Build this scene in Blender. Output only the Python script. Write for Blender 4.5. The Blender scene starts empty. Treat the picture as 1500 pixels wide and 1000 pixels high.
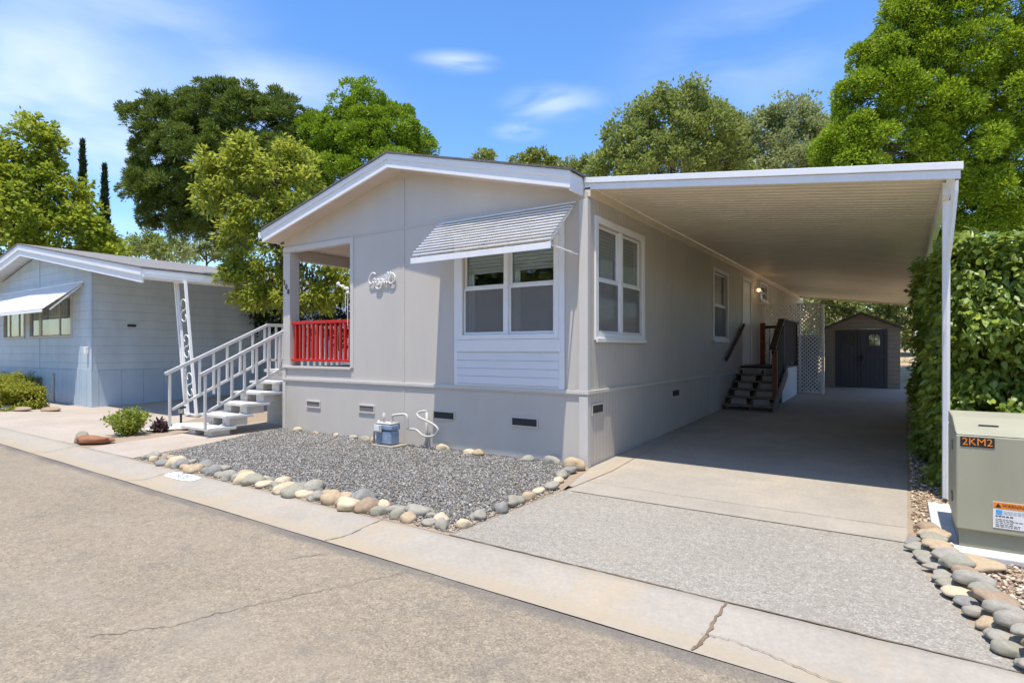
import bpy, bmesh, math, random
import numpy as np
from mathutils import Vector, noise as mnoise
R = math.radians
random.seed(7)
rng = np.random.default_rng(11)
scn = bpy.context.scene
COL = scn.collection

# ------------------------------------------------------------------ materials
def nt_new(name):
    m = bpy.data.materials.new(name); m.use_nodes = True
    nt = m.node_tree
    b = nt.nodes['Principled BSDF']
    return m, nt, b

def N(nt, typ, **kw):
    n = nt.nodes.new(typ)
    for k, v in kw.items():
        if k in n.inputs: n.inputs[k].default_value = v
        else: setattr(n, k, v)
    return n

def rgba(c): return (c[0], c[1], c[2], 1)

def coords(nt, scale=(1, 1, 1)):
    g = N(nt, 'ShaderNodeNewGeometry')
    mp = N(nt, 'ShaderNodeMapping'); mp.inputs['Scale'].default_value = scale
    nt.links.new(g.outputs['Position'], mp.inputs['Vector'])
    return mp.outputs['Vector']

def mixc(nt, fac, a, b):
    m = nt.nodes.new('ShaderNodeMix'); m.data_type = 'RGBA'
    for sock, v in ((0, fac), (6, a), (7, b)):
        if isinstance(v, (int, float)): m.inputs[sock].default_value = v
        elif isinstance(v, tuple): m.inputs[sock].default_value = rgba(v)
        else: nt.links.new(v, m.inputs[sock])
    return m.outputs[2]

def ramp(nt, fac, stops):
    r = nt.nodes.new('ShaderNodeValToRGB')
    while len(r.color_ramp.elements) < len(stops): r.color_ramp.elements.new(0.5)
    for e, (p, c) in zip(r.color_ramp.elements, stops):
        e.position = p; e.color = rgba(c) if isinstance(c, tuple) else (c, c, c, 1)
    nt.links.new(fac, r.inputs[0])
    return r.outputs[0]

def noise(nt, vec, scale, detail=4, rough=.6):
    n = N(nt, 'ShaderNodeTexNoise'); n.inputs['Scale'].default_value = scale
    n.inputs['Detail'].default_value = detail; n.inputs['Roughness'].default_value = rough
    nt.links.new(vec, n.inputs['Vector'])
    return n.outputs['Fac']

def bump(nt, b, h, strength=.3, dist=.01, prev=None):
    n = N(nt, 'ShaderNodeBump'); n.inputs['Strength'].default_value = strength; n.inputs['Distance'].default_value = dist
    nt.links.new(h, n.inputs['Height'])
    if prev: nt.links.new(prev, n.inputs['Normal'])
    nt.links.new(n.outputs['Normal'], b.inputs['Normal'])
    return n.outputs['Normal']

def mat(name, c, rough=.6, var=.12, vscale=3.0, bumps=.15, bscale=60, bdist=.004, metal=0, spec=.4, streak=False):
    m, nt, b = nt_new(name)
    v = coords(nt, (1, 1, .25) if streak else (1, 1, 1))
    f = noise(nt, v, vscale, 6, .65)
    dark = tuple(x * (1 - var) for x in c); lite = tuple(min(1, x * (1 + var * .6)) for x in c)
    col = ramp(nt, f, [(.3, dark), (.7, lite)])
    nt.links.new(col, b.inputs['Base Color'])
    b.inputs['Roughness'].default_value = rough; b.inputs['Metallic'].default_value = metal
    b.inputs['Specular IOR Level'].default_value = spec
    if bumps:
        bump(nt, b, noise(nt, coords(nt), bscale, 3), bumps, bdist)
    return m

def groove_mat(name, c, period, axis, width=.06, var=.06, depth=.006, rough=.65, gd=.74):
    """painted board siding: narrow grooves at a period along one axis, plus grain"""
    m, nt, b = nt_new(name)
    g = N(nt, 'ShaderNodeNewGeometry'); sx = N(nt, 'ShaderNodeSeparateXYZ')
    nt.links.new(g.outputs['Position'], sx.inputs[0])
    d = N(nt, 'ShaderNodeMath', operation='DIVIDE'); d.inputs[1].default_value = period
    nt.links.new(sx.outputs[axis], d.inputs[0])
    fr = N(nt, 'ShaderNodeMath', operation='FRACT'); nt.links.new(d.outputs[0], fr.inputs[0])
    gr = ramp(nt, fr.outputs[0], [(0, 0.0), (width * .5, 0.0), (width, 1.0), (1, 1.0)])
    v = coords(nt, (1, 1, .12))
    f = noise(nt, coords(nt, (1, 1, .5)), 1.6, 6, .6)
    f2 = noise(nt, v, 45, 4, .7)
    col = ramp(nt, f, [(.3, tuple(x * (1 - var) for x in c)), (.7, tuple(min(1, x * (1 + var)) for x in c))])
    col = mixc(nt, gr, tuple(x * gd for x in c), col)
    nt.links.new(col, b.inputs['Base Color']); b.inputs['Roughness'].default_value = rough
    b.inputs['Specular IOR Level'].default_value = .3
    p = bump(nt, b, gr, .8, depth)
    bump(nt, b, f2, .25, .003, p)
    return m

def leaf_mat(name, dark, lite, trans=.35, rough=.5, scale=.6, spec=.25):
    m, nt, b = nt_new(name)
    g = N(nt, 'ShaderNodeNewGeometry')
    f = noise(nt, coords(nt), scale, 3, .6)
    a = N(nt, 'ShaderNodeMath', operation='MULTIPLY_ADD'); a.inputs[1].default_value = .55; a.inputs[2].default_value = -.02
    nt.links.new(g.outputs['Random Per Island'], a.inputs[0])
    s = N(nt, 'ShaderNodeMath', operation='MULTIPLY_ADD'); s.inputs[1].default_value = .55
    nt.links.new(f, s.inputs[0]); nt.links.new(a.outputs[0], s.inputs[2])
    col = ramp(nt, s.outputs[0], [(.1, dark), (.55, tuple((x + y) / 2 for x, y in zip(dark, lite))), (.85, lite)])
    nt.links.new(col, b.inputs['Base Color']); b.inputs['Roughness'].default_value = rough
    b.inputs['Specular IOR Level'].default_value = spec
    t = N(nt, 'ShaderNodeBsdfTranslucent')
    hs = N(nt, 'ShaderNodeHueSaturation'); hs.inputs['Value'].default_value = 1.3; hs.inputs['Hue'].default_value = .485
    nt.links.new(col, hs.inputs['Color']); nt.links.new(hs.outputs[0], t.inputs['Color'])
    mx = N(nt, 'ShaderNodeMixShader'); mx.inputs[0].default_value = trans
    nt.links.new(b.outputs[0], mx.inputs[1]); nt.links.new(t.outputs[0], mx.inputs[2])
    nt.links.new(mx.outputs[0], nt.nodes['Material Output'].inputs['Surface'])
    return m

def island_mat(name, stops, rough=.8, bumps=.3, bscale=90):
    """loose stones: each stone its own tone"""
    m, nt, b = nt_new(name)
    g = N(nt, 'ShaderNodeNewGeometry')
    f = noise(nt, coords(nt), 70, 4, .7)
    col = ramp(nt, g.outputs['Random Per Island'], stops)
    sp = ramp(nt, f, [(.3, .8), (.7, 1.15)])
    mu = nt.nodes.new('ShaderNodeMix'); mu.data_type = 'RGBA'; mu.blend_type = 'MULTIPLY'; mu.inputs[0].default_value = 1
    nt.links.new(col, mu.inputs[6]); nt.links.new(sp, mu.inputs[7])
    nt.links.new(mu.outputs[2], b.inputs['Base Color'])
    b.inputs['Roughness'].default_value = rough; b.inputs['Specular IOR Level'].default_value = .25
    bump(nt, b, f, bumps, .004)
    return m

def stone_mat(name, c, c2):
    m, nt, b = nt_new(name)
    tc = N(nt, 'ShaderNodeTexCoord')
    oi = N(nt, 'ShaderNodeObjectInfo')
    ad = N(nt, 'ShaderNodeVectorMath', operation='ADD')
    nt.links.new(tc.outputs['Object'], ad.inputs[0]); nt.links.new(oi.outputs['Location'], ad.inputs[1])
    f = noise(nt, ad.outputs[0], 2.6, 7, .7); f2 = noise(nt, ad.outputs[0], 24, 4, .7)
    col = ramp(nt, f, [(.3, c2), (.62, c)])
    sp = ramp(nt, f2, [(.3, .72), (.65, 1.1)])
    mu = nt.nodes.new('ShaderNodeMix'); mu.data_type = 'RGBA'; mu.blend_type = 'MULTIPLY'; mu.inputs[0].default_value = 1
    nt.links.new(col, mu.inputs[6]); nt.links.new(sp, mu.inputs[7])
    nt.links.new(mu.outputs[2], b.inputs['Base Color']); b.inputs['Roughness'].default_value = .85
    b.inputs['Specular IOR Level'].default_value = .2
    bump(nt, b, f2, .35, .012)
    return m

def speckle_mat(name, base, darkc, litec, scale, amount=.5, stain=None, rough=.9, bumps=.4, big=.5):
    """asphalt / exposed aggregate: cells of differing tone over broad weathering"""
    m, nt, b = nt_new(name)
    v = coords(nt)
    vo = N(nt, 'ShaderNodeTexVoronoi'); vo.inputs['Scale'].default_value = scale
    nt.links.new(v, vo.inputs['Vector'])
    sep = N(nt, 'ShaderNodeSeparateColor'); nt.links.new(vo.outputs['Color'], sep.inputs[0])
    sp = ramp(nt, sep.outputs[0], [(0, darkc), (.35, base), (.7, base), (1, litec)])
    fbig = noise(nt, v, big, 6, .65)
    wide = ramp(nt, fbig, [(.28, tuple(x * .74 for x in base)), (.72, tuple(min(1, x * 1.18) for x in base))])
    col = mixc(nt, amount, wide, sp)
    fm = noise(nt, v, scale * .16, 5, .75)
    mu = nt.nodes.new('ShaderNodeMix'); mu.data_type = 'RGBA'; mu.blend_type = 'MULTIPLY'; mu.inputs[0].default_value = 1
    nt.links.new(col, mu.inputs[6]); nt.links.new(ramp(nt, fm, [(.3, .76), (.7, 1.13)]), mu.inputs[7])
    col = mu.outputs[2]
    if stain:
        fs = noise(nt, v, .9, 5, .7)
        col = mixc(nt, ramp(nt, fs, [(.54, 0.0), (.75, .55)]), col, stain)
    nt.links.new(col, b.inputs['Base Color']); b.inputs['Roughness'].default_value = rough
    b.inputs['Specular IOR Level'].default_value = .25
    bump(nt, b, sep.outputs[1], bumps, .006)
    return m

def concrete_mat(name, c, stain=(.42, .33, .22), amt=.5, bs=.25):
    m, nt, b = nt_new(name)
    v = coords(nt)
    f = noise(nt, v, .8, 8, .7); f2 = noise(nt, v, 26, 5, .75); f3 = noise(nt, coords(nt, (1, .35, 1)), 1.4, 6, .7)
    col = ramp(nt, f, [(.25, tuple(x * .8 for x in c)), (.7, tuple(min(1, x * 1.08) for x in c))])
    mu = nt.nodes.new('ShaderNodeMix'); mu.data_type = 'RGBA'; mu.blend_type = 'MULTIPLY'; mu.inputs[0].default_value = 1
    nt.links.new(col, mu.inputs[6]); nt.links.new(ramp(nt, f2, [(.3, .86), (.7, 1.07)]), mu.inputs[7])
    col = mixc(nt, ramp(nt, f3, [(.52, 0.0), (.72, amt)]), mu.outputs[2], stain)
    nt.links.new(col, b.inputs['Base Color']); b.inputs['Roughness'].default_value = .88
    b.inputs['Specular IOR Level'].default_value = .25
    bump(nt, b, noise(nt, v, 90, 3), bs, .004)
    return m

def glass_mat(name='window_glass', tint=(.9, .95, .95)):
    m, nt, b = nt_new(name)
    nt.nodes.remove(b)
    fr = N(nt, 'ShaderNodeFresnel'); gm_ = N(nt, 'ShaderNodeNewGeometry')
    io = N(nt, 'ShaderNodeMapRange'); io.inputs['To Min'].default_value = 1.42; io.inputs['To Max'].default_value = 1 / 1.42
    nt.links.new(gm_.outputs['Backfacing'], io.inputs['Value']); nt.links.new(io.outputs[0], fr.inputs[0])
    t = N(nt, 'ShaderNodeBsdfTransparent'); t.inputs[0].default_value = rgba(tint)
    g = N(nt, 'ShaderNodeBsdfGlossy'); g.inputs['Roughness'].default_value = .02
    ad = N(nt, 'ShaderNodeMath', operation='ADD'); ad.inputs[1].default_value = .02
    nt.links.new(fr.outputs[0], ad.inputs[0])
    mx = N(nt, 'ShaderNodeMixShader')
    nt.links.new(ad.outputs[0], mx.inputs[0]); nt.links.new(t.outputs[0], mx.inputs[1]); nt.links.new(g.outputs[0], mx.inputs[2])
    nt.links.new(mx.outputs[0], nt.nodes['Material Output'].inputs['Surface'])
    return m

def emit_mat(name, c, s):
    m, nt, b = nt_new(name)
    b.inputs['Base Color'].default_value = rgba(c)
    b.inputs['Emission Color'].default_value = rgba(c); b.inputs['Emission Strength'].default_value = s
    return m

def screen_mat():
    m, nt, b = nt_new('insect_screen')
    b.inputs['Base Color'].default_value = rgba((.30, .29, .27)); b.inputs['Roughness'].default_value = .8
    t = N(nt, 'ShaderNodeBsdfTransparent'); mx = N(nt, 'ShaderNodeMixShader'); mx.inputs[0].default_value = .42
    nt.links.new(t.outputs[0], mx.inputs[1]); nt.links.new(b.outputs[0], mx.inputs[2])
    nt.links.new(mx.outputs[0], nt.nodes['Material Output'].inputs['Surface'])
    return m
GREIGE = (.60, .552, .482)
M = dict(
    wall_front=mat('greige_panel_paint', GREIGE, .65, .07, 1.1, .22, 26, .004, streak=True),
    wall_side=groove_mat('greige_grooved_siding', GREIGE, .102, 1, .12, .06, .008),
    greige=mat('greige_trim_paint', GREIGE, .6, .06, 2, .12, 40),
    greige_lt=mat('pale_trim_paint', (.64, .605, .55), .6, .06, 2, .12, 40),
    white=mat('white_paint', (.86, .85, .83), .5, .05, 2.5, .1, 50),
    alu=mat('white_enamel_metal', (.86, .855, .84), .38, .07, 2.2, .05, 30, streak=True),
    slatmetal=mat('aged_white_slat', (.80, .79, .77), .5, .14, 5, .05, 30),
    cream=mat('cream_soffit_paint', (.80, .69, .53), .6, .08, 2, .1, 40),
    soffit=mat('tan_soffit_paint', (.62, .53, .45), .6, .08, 2, .1, 40),
    boards=groove_mat('white_lap_boards', (.78, .79, .80), .115, 2, .06, .03, .008),
    shingle=speckle_mat('grey_shingles', (.16, .155, .15), (.07, .07, .07), (.28, .27, .26), 60, .6),
    oldshingle=speckle_mat('weathered_shingles', (.24, .23, .22), (.10, .10, .10), (.38, .34, .30), 50, .6, (.30, .2, .14)),
    glass=glass_mat(), screen=screen_mat(),
    room=mat('dim_room_paint', (.50, .47, .44), .8, .1, 1, 0),
    curtain=groove_mat('pale_curtain', (.80, .78, .74), .07, 0, .3, .05, .01),
    blind=groove_mat('slatted_blind', (.42, .40, .37), .05, 2, .3, .05, .006),
    shade=mat('lampshade_cloth', (.75, .72, .66), .8, .05, 4, 0),
    red=mat('red_gloss_paint', (.60, .022, .012), .42, .18, 5, .1, 50),
    stair=mat('pale_grey_paint', (.62, .60, .56), .6, .12, 5, .15, 60),
    darkwood=mat('dark_brown_stain', (.055, .038, .032), .6, .25, 6, .2, 50),
    redwood=mat('red_brown_wood', (.22, .085, .045), .65, .25, 6, .2, 50),
    greywood=mat('weathered_deck_boards', (.22, .18, .15), .75, .25, 6, .25, 50),
    grey_riser=mat('faded_grey_riser', (.36, .34, .32), .7, .15, 5, .2, 40),
    deckskirt=mat('grey_white_paint', (.60, .60, .60), .6, .08, 2, .1, 40),
    vent=mat('vent_mesh', (.045, .042, .04), .8, .2, 40, .3, 120),
    vent_lt=mat('pale_vent_mesh', (.20, .185, .17), .8, .2, 40, .3, 120),
    black=mat('black_metal', (.02, .02, .02), .45, .2, 10, .1),
    lampglass=emit_mat('lit_lamp_glass', (1, .62, .28), 1.8),
    blue=groove_mat('pale_blue_boards', (.53, .62, .67), .235, 2, .035, .09, .008, gd=.82),
    blueskirt=groove_mat('pale_blue_vertical_boards', (.47, .57, .64), .33, 0, .05, .07, .014),
    blueside=groove_mat('pale_blue_side_boards', (.47, .57, .64), .55, 1, .03, .07, .014),
    shedwall=groove_mat('tan_shed_boards', (.23, .205, .155), .13, 2, .12, .06, .01),
    sheddoor=groove_mat('charcoal_shed_boards', (.06, .06, .064), .11, 0, .10, .08, .008),
    shedroof=mat('brown_shed_roof', (.12, .10, .085), .8, .2, 6, .3),
    boxgreen=mat('sage_green_enamel', (.385, .37, .265), .5, .09, 3, .12, 35, streak=True),
    boxdark=mat('sage_green_base', (.27, .26, .185), .6, .1, 3, .12, 35),
    bluegrey=mat('blue_grey_paint', (.27, .35, .46), .55, .3, 9, .2, 40),
    pipe=mat('pale_grey_pipe', (.52, .50, .45), .5, .12, 6, .1),
    concrete=concrete_mat('pale_concrete', (.385, .345, .285), (.55, .43, .30), .35),
    gutter=concrete_mat('kerb_concrete', (.39, .35, .29), (.44, .33, .20), .6),
    nconcrete=concrete_mat('neighbour_concrete', (.45, .385, .315), (.38, .29, .21), .4),
    aggregate=speckle_mat('exposed_aggregate', (.325, .298, .245), (.18, .165, .14), (.56, .52, .44), 120, .62, (.34, .29, .22), .9, .5, .7),
    asphalt=speckle_mat('sun_bleached_asphalt', (.305, .252, .180), (.14, .118, .09), (.48, .405, .295), 105, .55, (.33, .265, .185), .92, .6, .6),
    joint=mat('dirt_joint', (.20, .15, .10), .95, .3, 8, 0),
    crack=mat('asphalt_crack', (.16, .135, .105), .95, .3, 8, 0),
    dirt=concrete_mat('bare_dirt', (.36, .28, .20), (.25, .19, .13), .6, .8),
    drygrass=speckle_mat('dry_grass_ground', (.46, .35, .20), (.26, .19, .11), (.62, .50, .31), 9, .5, (.20, .20, .08), .95, .8, .15),
    gravel=island_mat('dark_grey_gravel', [(0, (.11, .105, .095)), (.4, (.215, .205, .187)), (.75, (.305, .288, .26)), (1, (.46, .435, .39))]),
    pebble=island_mat('mixed_pebbles', [(0, (.18, .15, .12)), (.5, (.36, .31, .25)), (1, (.55, .49, .40))]),
    chips=island_mat('tan_wood_and_stone_chips', [(0, (.20, .13, .08)), (.3, (.42, .30, .19)), (.65, (.60, .47, .32)), (1, (.80, .70, .56))]),
    bark=mat('grey_brown_bark', (.09, .07, .055), .9, .35, 6, .8, 20, .03),
    pinebark=mat('red_brown_bark', (.12, .075, .05), .9, .35, 6, .8, 16, .03),
    rope=mat('white_plastic', (.78, .76, .70), .5, .08, 6, 0),
    whiterock=mat('white_quartz', (.80, .79, .77), .8, .12, 6, .4, 20, .02),
    ink=mat('black_ink', (.025, .025, .025), .6, .1, 4, 0),
    orange=mat('orange_print', (.85, .26, .03), .55, .04, 4, 0),
    skyprint=mat('blue_print', (.10, .38, .75), .55, .04, 4, 0),
    paper=mat('white_label', (.80, .79, .76), .55, .04, 4, 0),
    inkblue=mat('faded_blue_ink', (.40, .46, .55), .6, .2, 20, 0),
    binblue=mat('blue_bin_plastic', (.03, .06, .22), .45, .1, 4, .05),
    bindark=mat('charcoal_bin_plastic', (.03, .032, .035), .45, .1, 4, .05),
    steel=mat('galvanised_steel', (.45, .45, .44), .4, .15, 8, .05, metal=.8),
    steelgrey=mat('grey_touch_up_paint', (.26, .28, .30), .6, .25, 18, .1),
    road_paint=mat('white_kerb_paint', (.82, .82, .80), .7, .08, 12, .2, 60),
    sand_tan=stone_mat('tan_stone', (.52, .41, .27), (.42, .31, .19)),
    cream_stone=stone_mat('cream_stone', (.66, .55, .38), (.52, .41, .27)),
    grey_stone=stone_mat('grey_stone', (.40, .37, .305), (.29, .265, .215)),
    bluegrey_stone=stone_mat('blue_grey_stone', (.31, .30, .27), (.22, .21, .19)),
    brown_stone=stone_mat('brown_stone', (.40, .30, .205), (.30, .21, .14)),
    olive_stone=stone_mat('olive_stone', (.37, .35, .27), (.27, .25, .19)),
    red_stone=stone_mat('red_brown_stone', (.38, .17, .09), (.25, .12, .07)),
    lf_gum=leaf_mat('sweetgum_leaves', (.09, .15, .012), (.42, .48, .05), .46),
    lf_pine=leaf_mat('pine_needles', (.04, .08, .013), (.20, .26, .04), .28),
    lf_cyp=leaf_mat('cypress_leaves', (.014, .032, .014), (.04, .07, .025), .1),
    lf_privet=leaf_mat('yellow_green_leaves', (.095, .165, .016), (.52, .54, .075), .46, scale=.9),
    lf_bright=leaf_mat('bright_feathery_leaves', (.06, .14, .008), (.31, .44, .03), .38),
    lf_oak=leaf_mat('oak_leaves', (.11, .15, .035), (.32, .38, .10), .35, scale=.5),
    lf_oak2=leaf_mat('grey_green_oak_leaves', (.13, .165, .06), (.36, .41, .17), .35, scale=.5),
    lf_puff=leaf_mat('lime_feathery_leaves', (.06, .14, .006), (.38, .50, .03), .36, scale=1.2),
    lf_ivy=leaf_mat('ivy_leaves', (.06, .14, .02), (.42, .51, .085), .4, .4, 1.6, .5),
    lf_hedge=leaf_mat('hedge_leaves', (.09, .13, .012), (.44, .43, .04), .36, scale=2.5),
    lf_shrub=leaf_mat('pale_shrub_leaves', (.10, .13, .035), (.34, .38, .12), .3, scale=.7),
    lf_small=leaf_mat('little_shrub_leaves', (.10, .17, .02), (.40, .44, .07), .35, scale=6),
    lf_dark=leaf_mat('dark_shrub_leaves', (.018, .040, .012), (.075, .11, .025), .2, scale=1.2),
    lf_purple=leaf_mat('purple_succulent_leaves', (.05, .025, .03), (.12, .07, .07), .1, scale=5),
)

# ------------------------------------------------------------------ builders
def along_kerb(mt, stops, c, amount, nscale=3.0):
    """silt and tar that gather along the line of the gutter: distance from the road edge, broken up by noise"""
    nt = mt.node_tree; b = nt.nodes['Principled BSDF']; old = b.inputs['Base Color'].links[0].from_socket
    g = N(nt, 'ShaderNodeNewGeometry')
    d = N(nt, 'ShaderNodeVectorMath', operation='DOT_PRODUCT'); d.inputs[1].default_value = (.016, 1, 0)
    nt.links.new(g.outputs['Position'], d.inputs[0])
    f = noise(nt, coords(nt, (.6, 1.6, 1)), nscale, 6, .7)
    m = N(nt, 'ShaderNodeMath', operation='MULTIPLY_ADD'); m.inputs[1].default_value = .22; nt.links.new(f, m.inputs[0]); nt.links.new(d.outputs['Value'], m.inputs[2])
    s_ = N(nt, 'ShaderNodeMath', operation='SUBTRACT'); s_.inputs[1].default_value = 2.97 + .11 - .5; nt.links.new(m.outputs[0], s_.inputs[0])
    r = ramp(nt, s_.outputs[0], stops)
    f2 = noise(nt, coords(nt), 1.1, 4, .6)
    k = N(nt, 'ShaderNodeMath', operation='MULTIPLY'); nt.links.new(r, k.inputs[0]); nt.links.new(ramp(nt, f2, [(.3, .35), (.62, amount)]), k.inputs[1])
    nt.links.new(mixc(nt, k.outputs[0], old, c), b.inputs['Base Color'])
along_kerb(M['gutter'], [(0, 0.0), (.49, .55), (.57, 1.0), (.66, .9), (.78, .12), (1, 0.0)], (.42, .335, .215), .62)
def patches(mt, scale, lo, hi, c, amt):
    nt = mt.node_tree; b = nt.nodes['Principled BSDF']; old = b.inputs['Base Color'].links[0].from_socket
    f = noise(nt, coords(nt, (1, 1.4, 1)), scale, 7, .75)
    nt.links.new(mixc(nt, ramp(nt, f, [(lo, 0.0), (hi, amt)]), old, c), b.inputs['Base Color'])
patches(M['asphalt'], 2.6, .52, .70, (.15, .135, .125), .45)
patches(M['asphalt'], .35, .52, .62, (.34, .29, .225), .35)
patches(M['aggregate'], 1.3, .55, .70, (.24, .225, .195), .45)
patches(M['concrete'], 1.0, .54, .70, (.27, .245, .205), .5)
patches(M['boxgreen'], 6.0, .62, .70, (.47, .45, .36), .6)
along_kerb(M['asphalt'], [(0, 0.0), (.36, 0.0), (.43, .75), (.52, 1.0), (.62, 1.0)], (.135, .125, .115), .9)

class MB:
    def __init__(s): s.v = []; s.f = []; s.smooth = False
    def add(s, vs, fs):
        o = len(s.v); s.v += [tuple(v) for v in vs]; s.f += [tuple(i + o for i in f) for f in fs]; return s
    def box(s, x0, x1, y0, y1, z0, z1):
        vs = [(x, y, z) for z in (z0, z1) for y in (y0, y1) for x in (x0, x1)]
        return s.add(vs, [(0, 2, 3, 1), (4, 5, 7, 6), (0, 1, 5, 4), (2, 6, 7, 3), (0, 4, 6, 2), (1, 3, 7, 5)])
    def hexa(s, vs):      # 8 corners, bottom ring then top ring
        return s.add(vs, [(3, 2, 1, 0), (4, 5, 6, 7), (0, 1, 5, 4), (1, 2, 6, 5), (2, 3, 7, 6), (3, 0, 4, 7)])
    def bar(s, p, q, w, h, up=(0, 0, 1)):
        p, q = Vector(p), Vector(q); d = (q - p).normalized(); u = Vector(up)
        a = d.cross(u).normalized() * w / 2; b = a.cross(d).normalized() * h / 2
        return s.hexa([p - a - b, p + a - b, q + a - b, q - a - b, p - a + b, p + a + b, q + a + b, q - a + b])
    def prism(s, poly, axis, a, b):
        """polygon in the plane normal to axis, pushed from a to b"""
        def P(u, v, t): return {0: (t, u, v), 1: (u, t, v), 2: (u, v, t)}[axis]
        n = len(poly)
        return s.add([P(u, v, a) for u, v in poly] + [P(u, v, b) for u, v in poly],
                     [tuple(range(n))[::-1], tuple(range(n, 2 * n))] + [(i, (i + 1) % n, n + (i + 1) % n, n + i) for i in range(n)])
    def tube(s, pts, r, n=10, cap=True):
        pts = [Vector(p) for p in pts]; rs = r if isinstance(r, (list, tuple)) else [r] * len(pts)
        o = len(s.v); prev = None
        for i, p in enumerate(pts):
            t = (pts[min(i + 1, len(pts) - 1)] - pts[max(i - 1, 0)]).normalized()
            if prev is None:
                a = t.cross(Vector((0, 0, 1)));
                if a.length < .1: a = t.cross(Vector((1, 0, 0)))
            else: a = prev - t * prev.dot(t)
            a.normalize(); prev = a; b = t.cross(a)
            for k in range(n):
                th = 2 * math.pi * k / n
                s.v.append(tuple(p + (a * math.cos(th) + b * math.sin(th)) * rs[i]))
        for i in range(len(pts) - 1):
            for k in range(n):
                s.f.append((o + i * n + k, o + i * n + (k + 1) % n, o + (i + 1) * n + (k + 1) % n, o + (i + 1) * n + k))
        if cap:
            s.f.append(tuple(o + k for k in range(n))[::-1]); s.f.append(tuple(o + (len(pts) - 1) * n + k for k in range(n)))
        return s
    def lathe(s, c, prof, n=16):
        o = len(s.v)
        for r, z in prof:
            for k in range(n):
                t = 2 * math.pi * k / n; s.v.append((c[0] + r * math.cos(t), c[1] + r * math.sin(t), c[2] + z))
        for i in range(len(prof) - 1):
            for k in range(n):
                s.f.append((o + i * n + k, o + i * n + (k + 1) % n, o + (i + 1) * n + (k + 1) % n, o + (i + 1) * n + k))
        s.f.append(tuple(o + k for k in range(n))[::-1]); s.f.append(tuple(o + (len(prof) - 1) * n + k for k in range(n)))
        return s
    def wall(s, axis, t0, t1, u0, u1, v0, v1, holes=()):
        """upright slab: axis 1 = faces -Y (u is X), axis 0 = faces X (u is Y), with rectangular holes"""
        us = sorted({u0, u1, *[h[0] for h in holes], *[h[1] for h in holes]}); vs = sorted({v0, v1, *[h[2] for h in holes], *[h[3] for h in holes]})
        us = [u for u in us if u0 <= u <= u1]; vs = [v for v in vs if v0 <= v <= v1]
        def solid(i, j):
            if not (0 <= i < len(us) - 1 and 0 <= j < len(vs) - 1): return False
            cu, cv = (us[i] + us[i + 1]) / 2, (vs[j] + vs[j + 1]) / 2
            return not any(h[0] < cu < h[1] and h[2] < cv < h[3] for h in holes)
        def P(u, v, t): return (t, u, v) if axis == 0 else (u, t, v)
        for i in range(len(us) - 1):
            for j in range(len(vs) - 1):
                if not solid(i, j): continue
                a, b, c, d = us[i], us[i + 1], vs[j], vs[j + 1]
                for t in (t0, t1): s.add([P(a, c, t), P(b, c, t), P(b, d, t), P(a, d, t)], [(0, 1, 2, 3)])
                for di, dj, e in ((-1, 0, ((a, c), (a, d))), (1, 0, ((b, c), (b, d))), (0, -1, ((a, c), (b, c))), (0, 1, ((a, d), (b, d)))):
                    if not solid(i + di, j + dj):
                        s.add([P(*e[0], t0), P(*e[1], t0), P(*e[1], t1), P(*e[0], t1)], [(0, 1, 2, 3)])
        return s
    def build(s, name, m, parent=None, bevel=0, smooth=False, loc=None):
        me = bpy.data.meshes.new(name)
        off = Vector(loc) if loc is not None else (parent_base(parent) if parent else Vector((0, 0, 0)))
        me.from_pydata([tuple(Vector(v) - off) for v in s.v], [], s.f)
        me.materials.append(M[m] if isinstance(m, str) else m)
        bm = bmesh.new(); bm.from_mesh(me); bmesh.ops.recalc_face_normals(bm, faces=bm.faces); bm.to_mesh(me); bm.free()
        if smooth: me.shade_smooth()
        o = bpy.data.objects.new(name, me); COL.objects.link(o)
        if parent: o.parent = parent
        elif loc is not None: o.location = loc
        if bevel:
            b = o.modifiers.new('bevel', 'BEVEL'); b.width = bevel; b.segments = 2; b.limit_method = 'ANGLE'; b.angle_limit = R(40)
        return o

def parent_base(p):
    v = Vector(p.location)
    while p.parent: p = p.parent; v = v + Vector(p.location)
    return v

def tag(o, label=None, cat=None, group=None, kind=None):
    if label: o['label'] = label
    if cat: o['category'] = cat
    if group: o['group'] = group
    if kind: o['kind'] = kind
    return o

def thing(name, label, cat, loc, group=None):
    o = bpy.data.objects.new(name, None); o.location = loc; o.empty_display_size = .2; COL.objects.link(o)
    return tag(o, label, cat, group)

def fast_mesh(name, verts, faces, m, parent=None, smooth=False):
    """numpy arrays of equal-sided faces"""
    me = bpy.data.meshes.new(name)
    nv, nf, k = len(verts), len(faces), faces.shape[1]
    off = np.array(parent_base(parent)) if parent else np.zeros(3)
    me.vertices.add(nv); me.vertices.foreach_set('co', (verts - off).astype(np.float32).ravel())
    me.loops.add(nf * k); me.loops.foreach_set('vertex_index', faces.astype(np.int32).ravel())
    me.polygons.add(nf); me.polygons.foreach_set('loop_start', np.arange(0, nf * k, k, dtype=np.int32))
    me.polygons.foreach_set('loop_total', np.full(nf, k, dtype=np.int32))
    if smooth: me.polygons.foreach_set('use_smooth', np.ones(nf, dtype=bool))
    me.materials.append(M[m]); me.update(calc_edges=True); me.validate()
    o = bpy.data.objects.new(name, me); COL.objects.link(o)
    if parent: o.parent = parent
    return o

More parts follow.
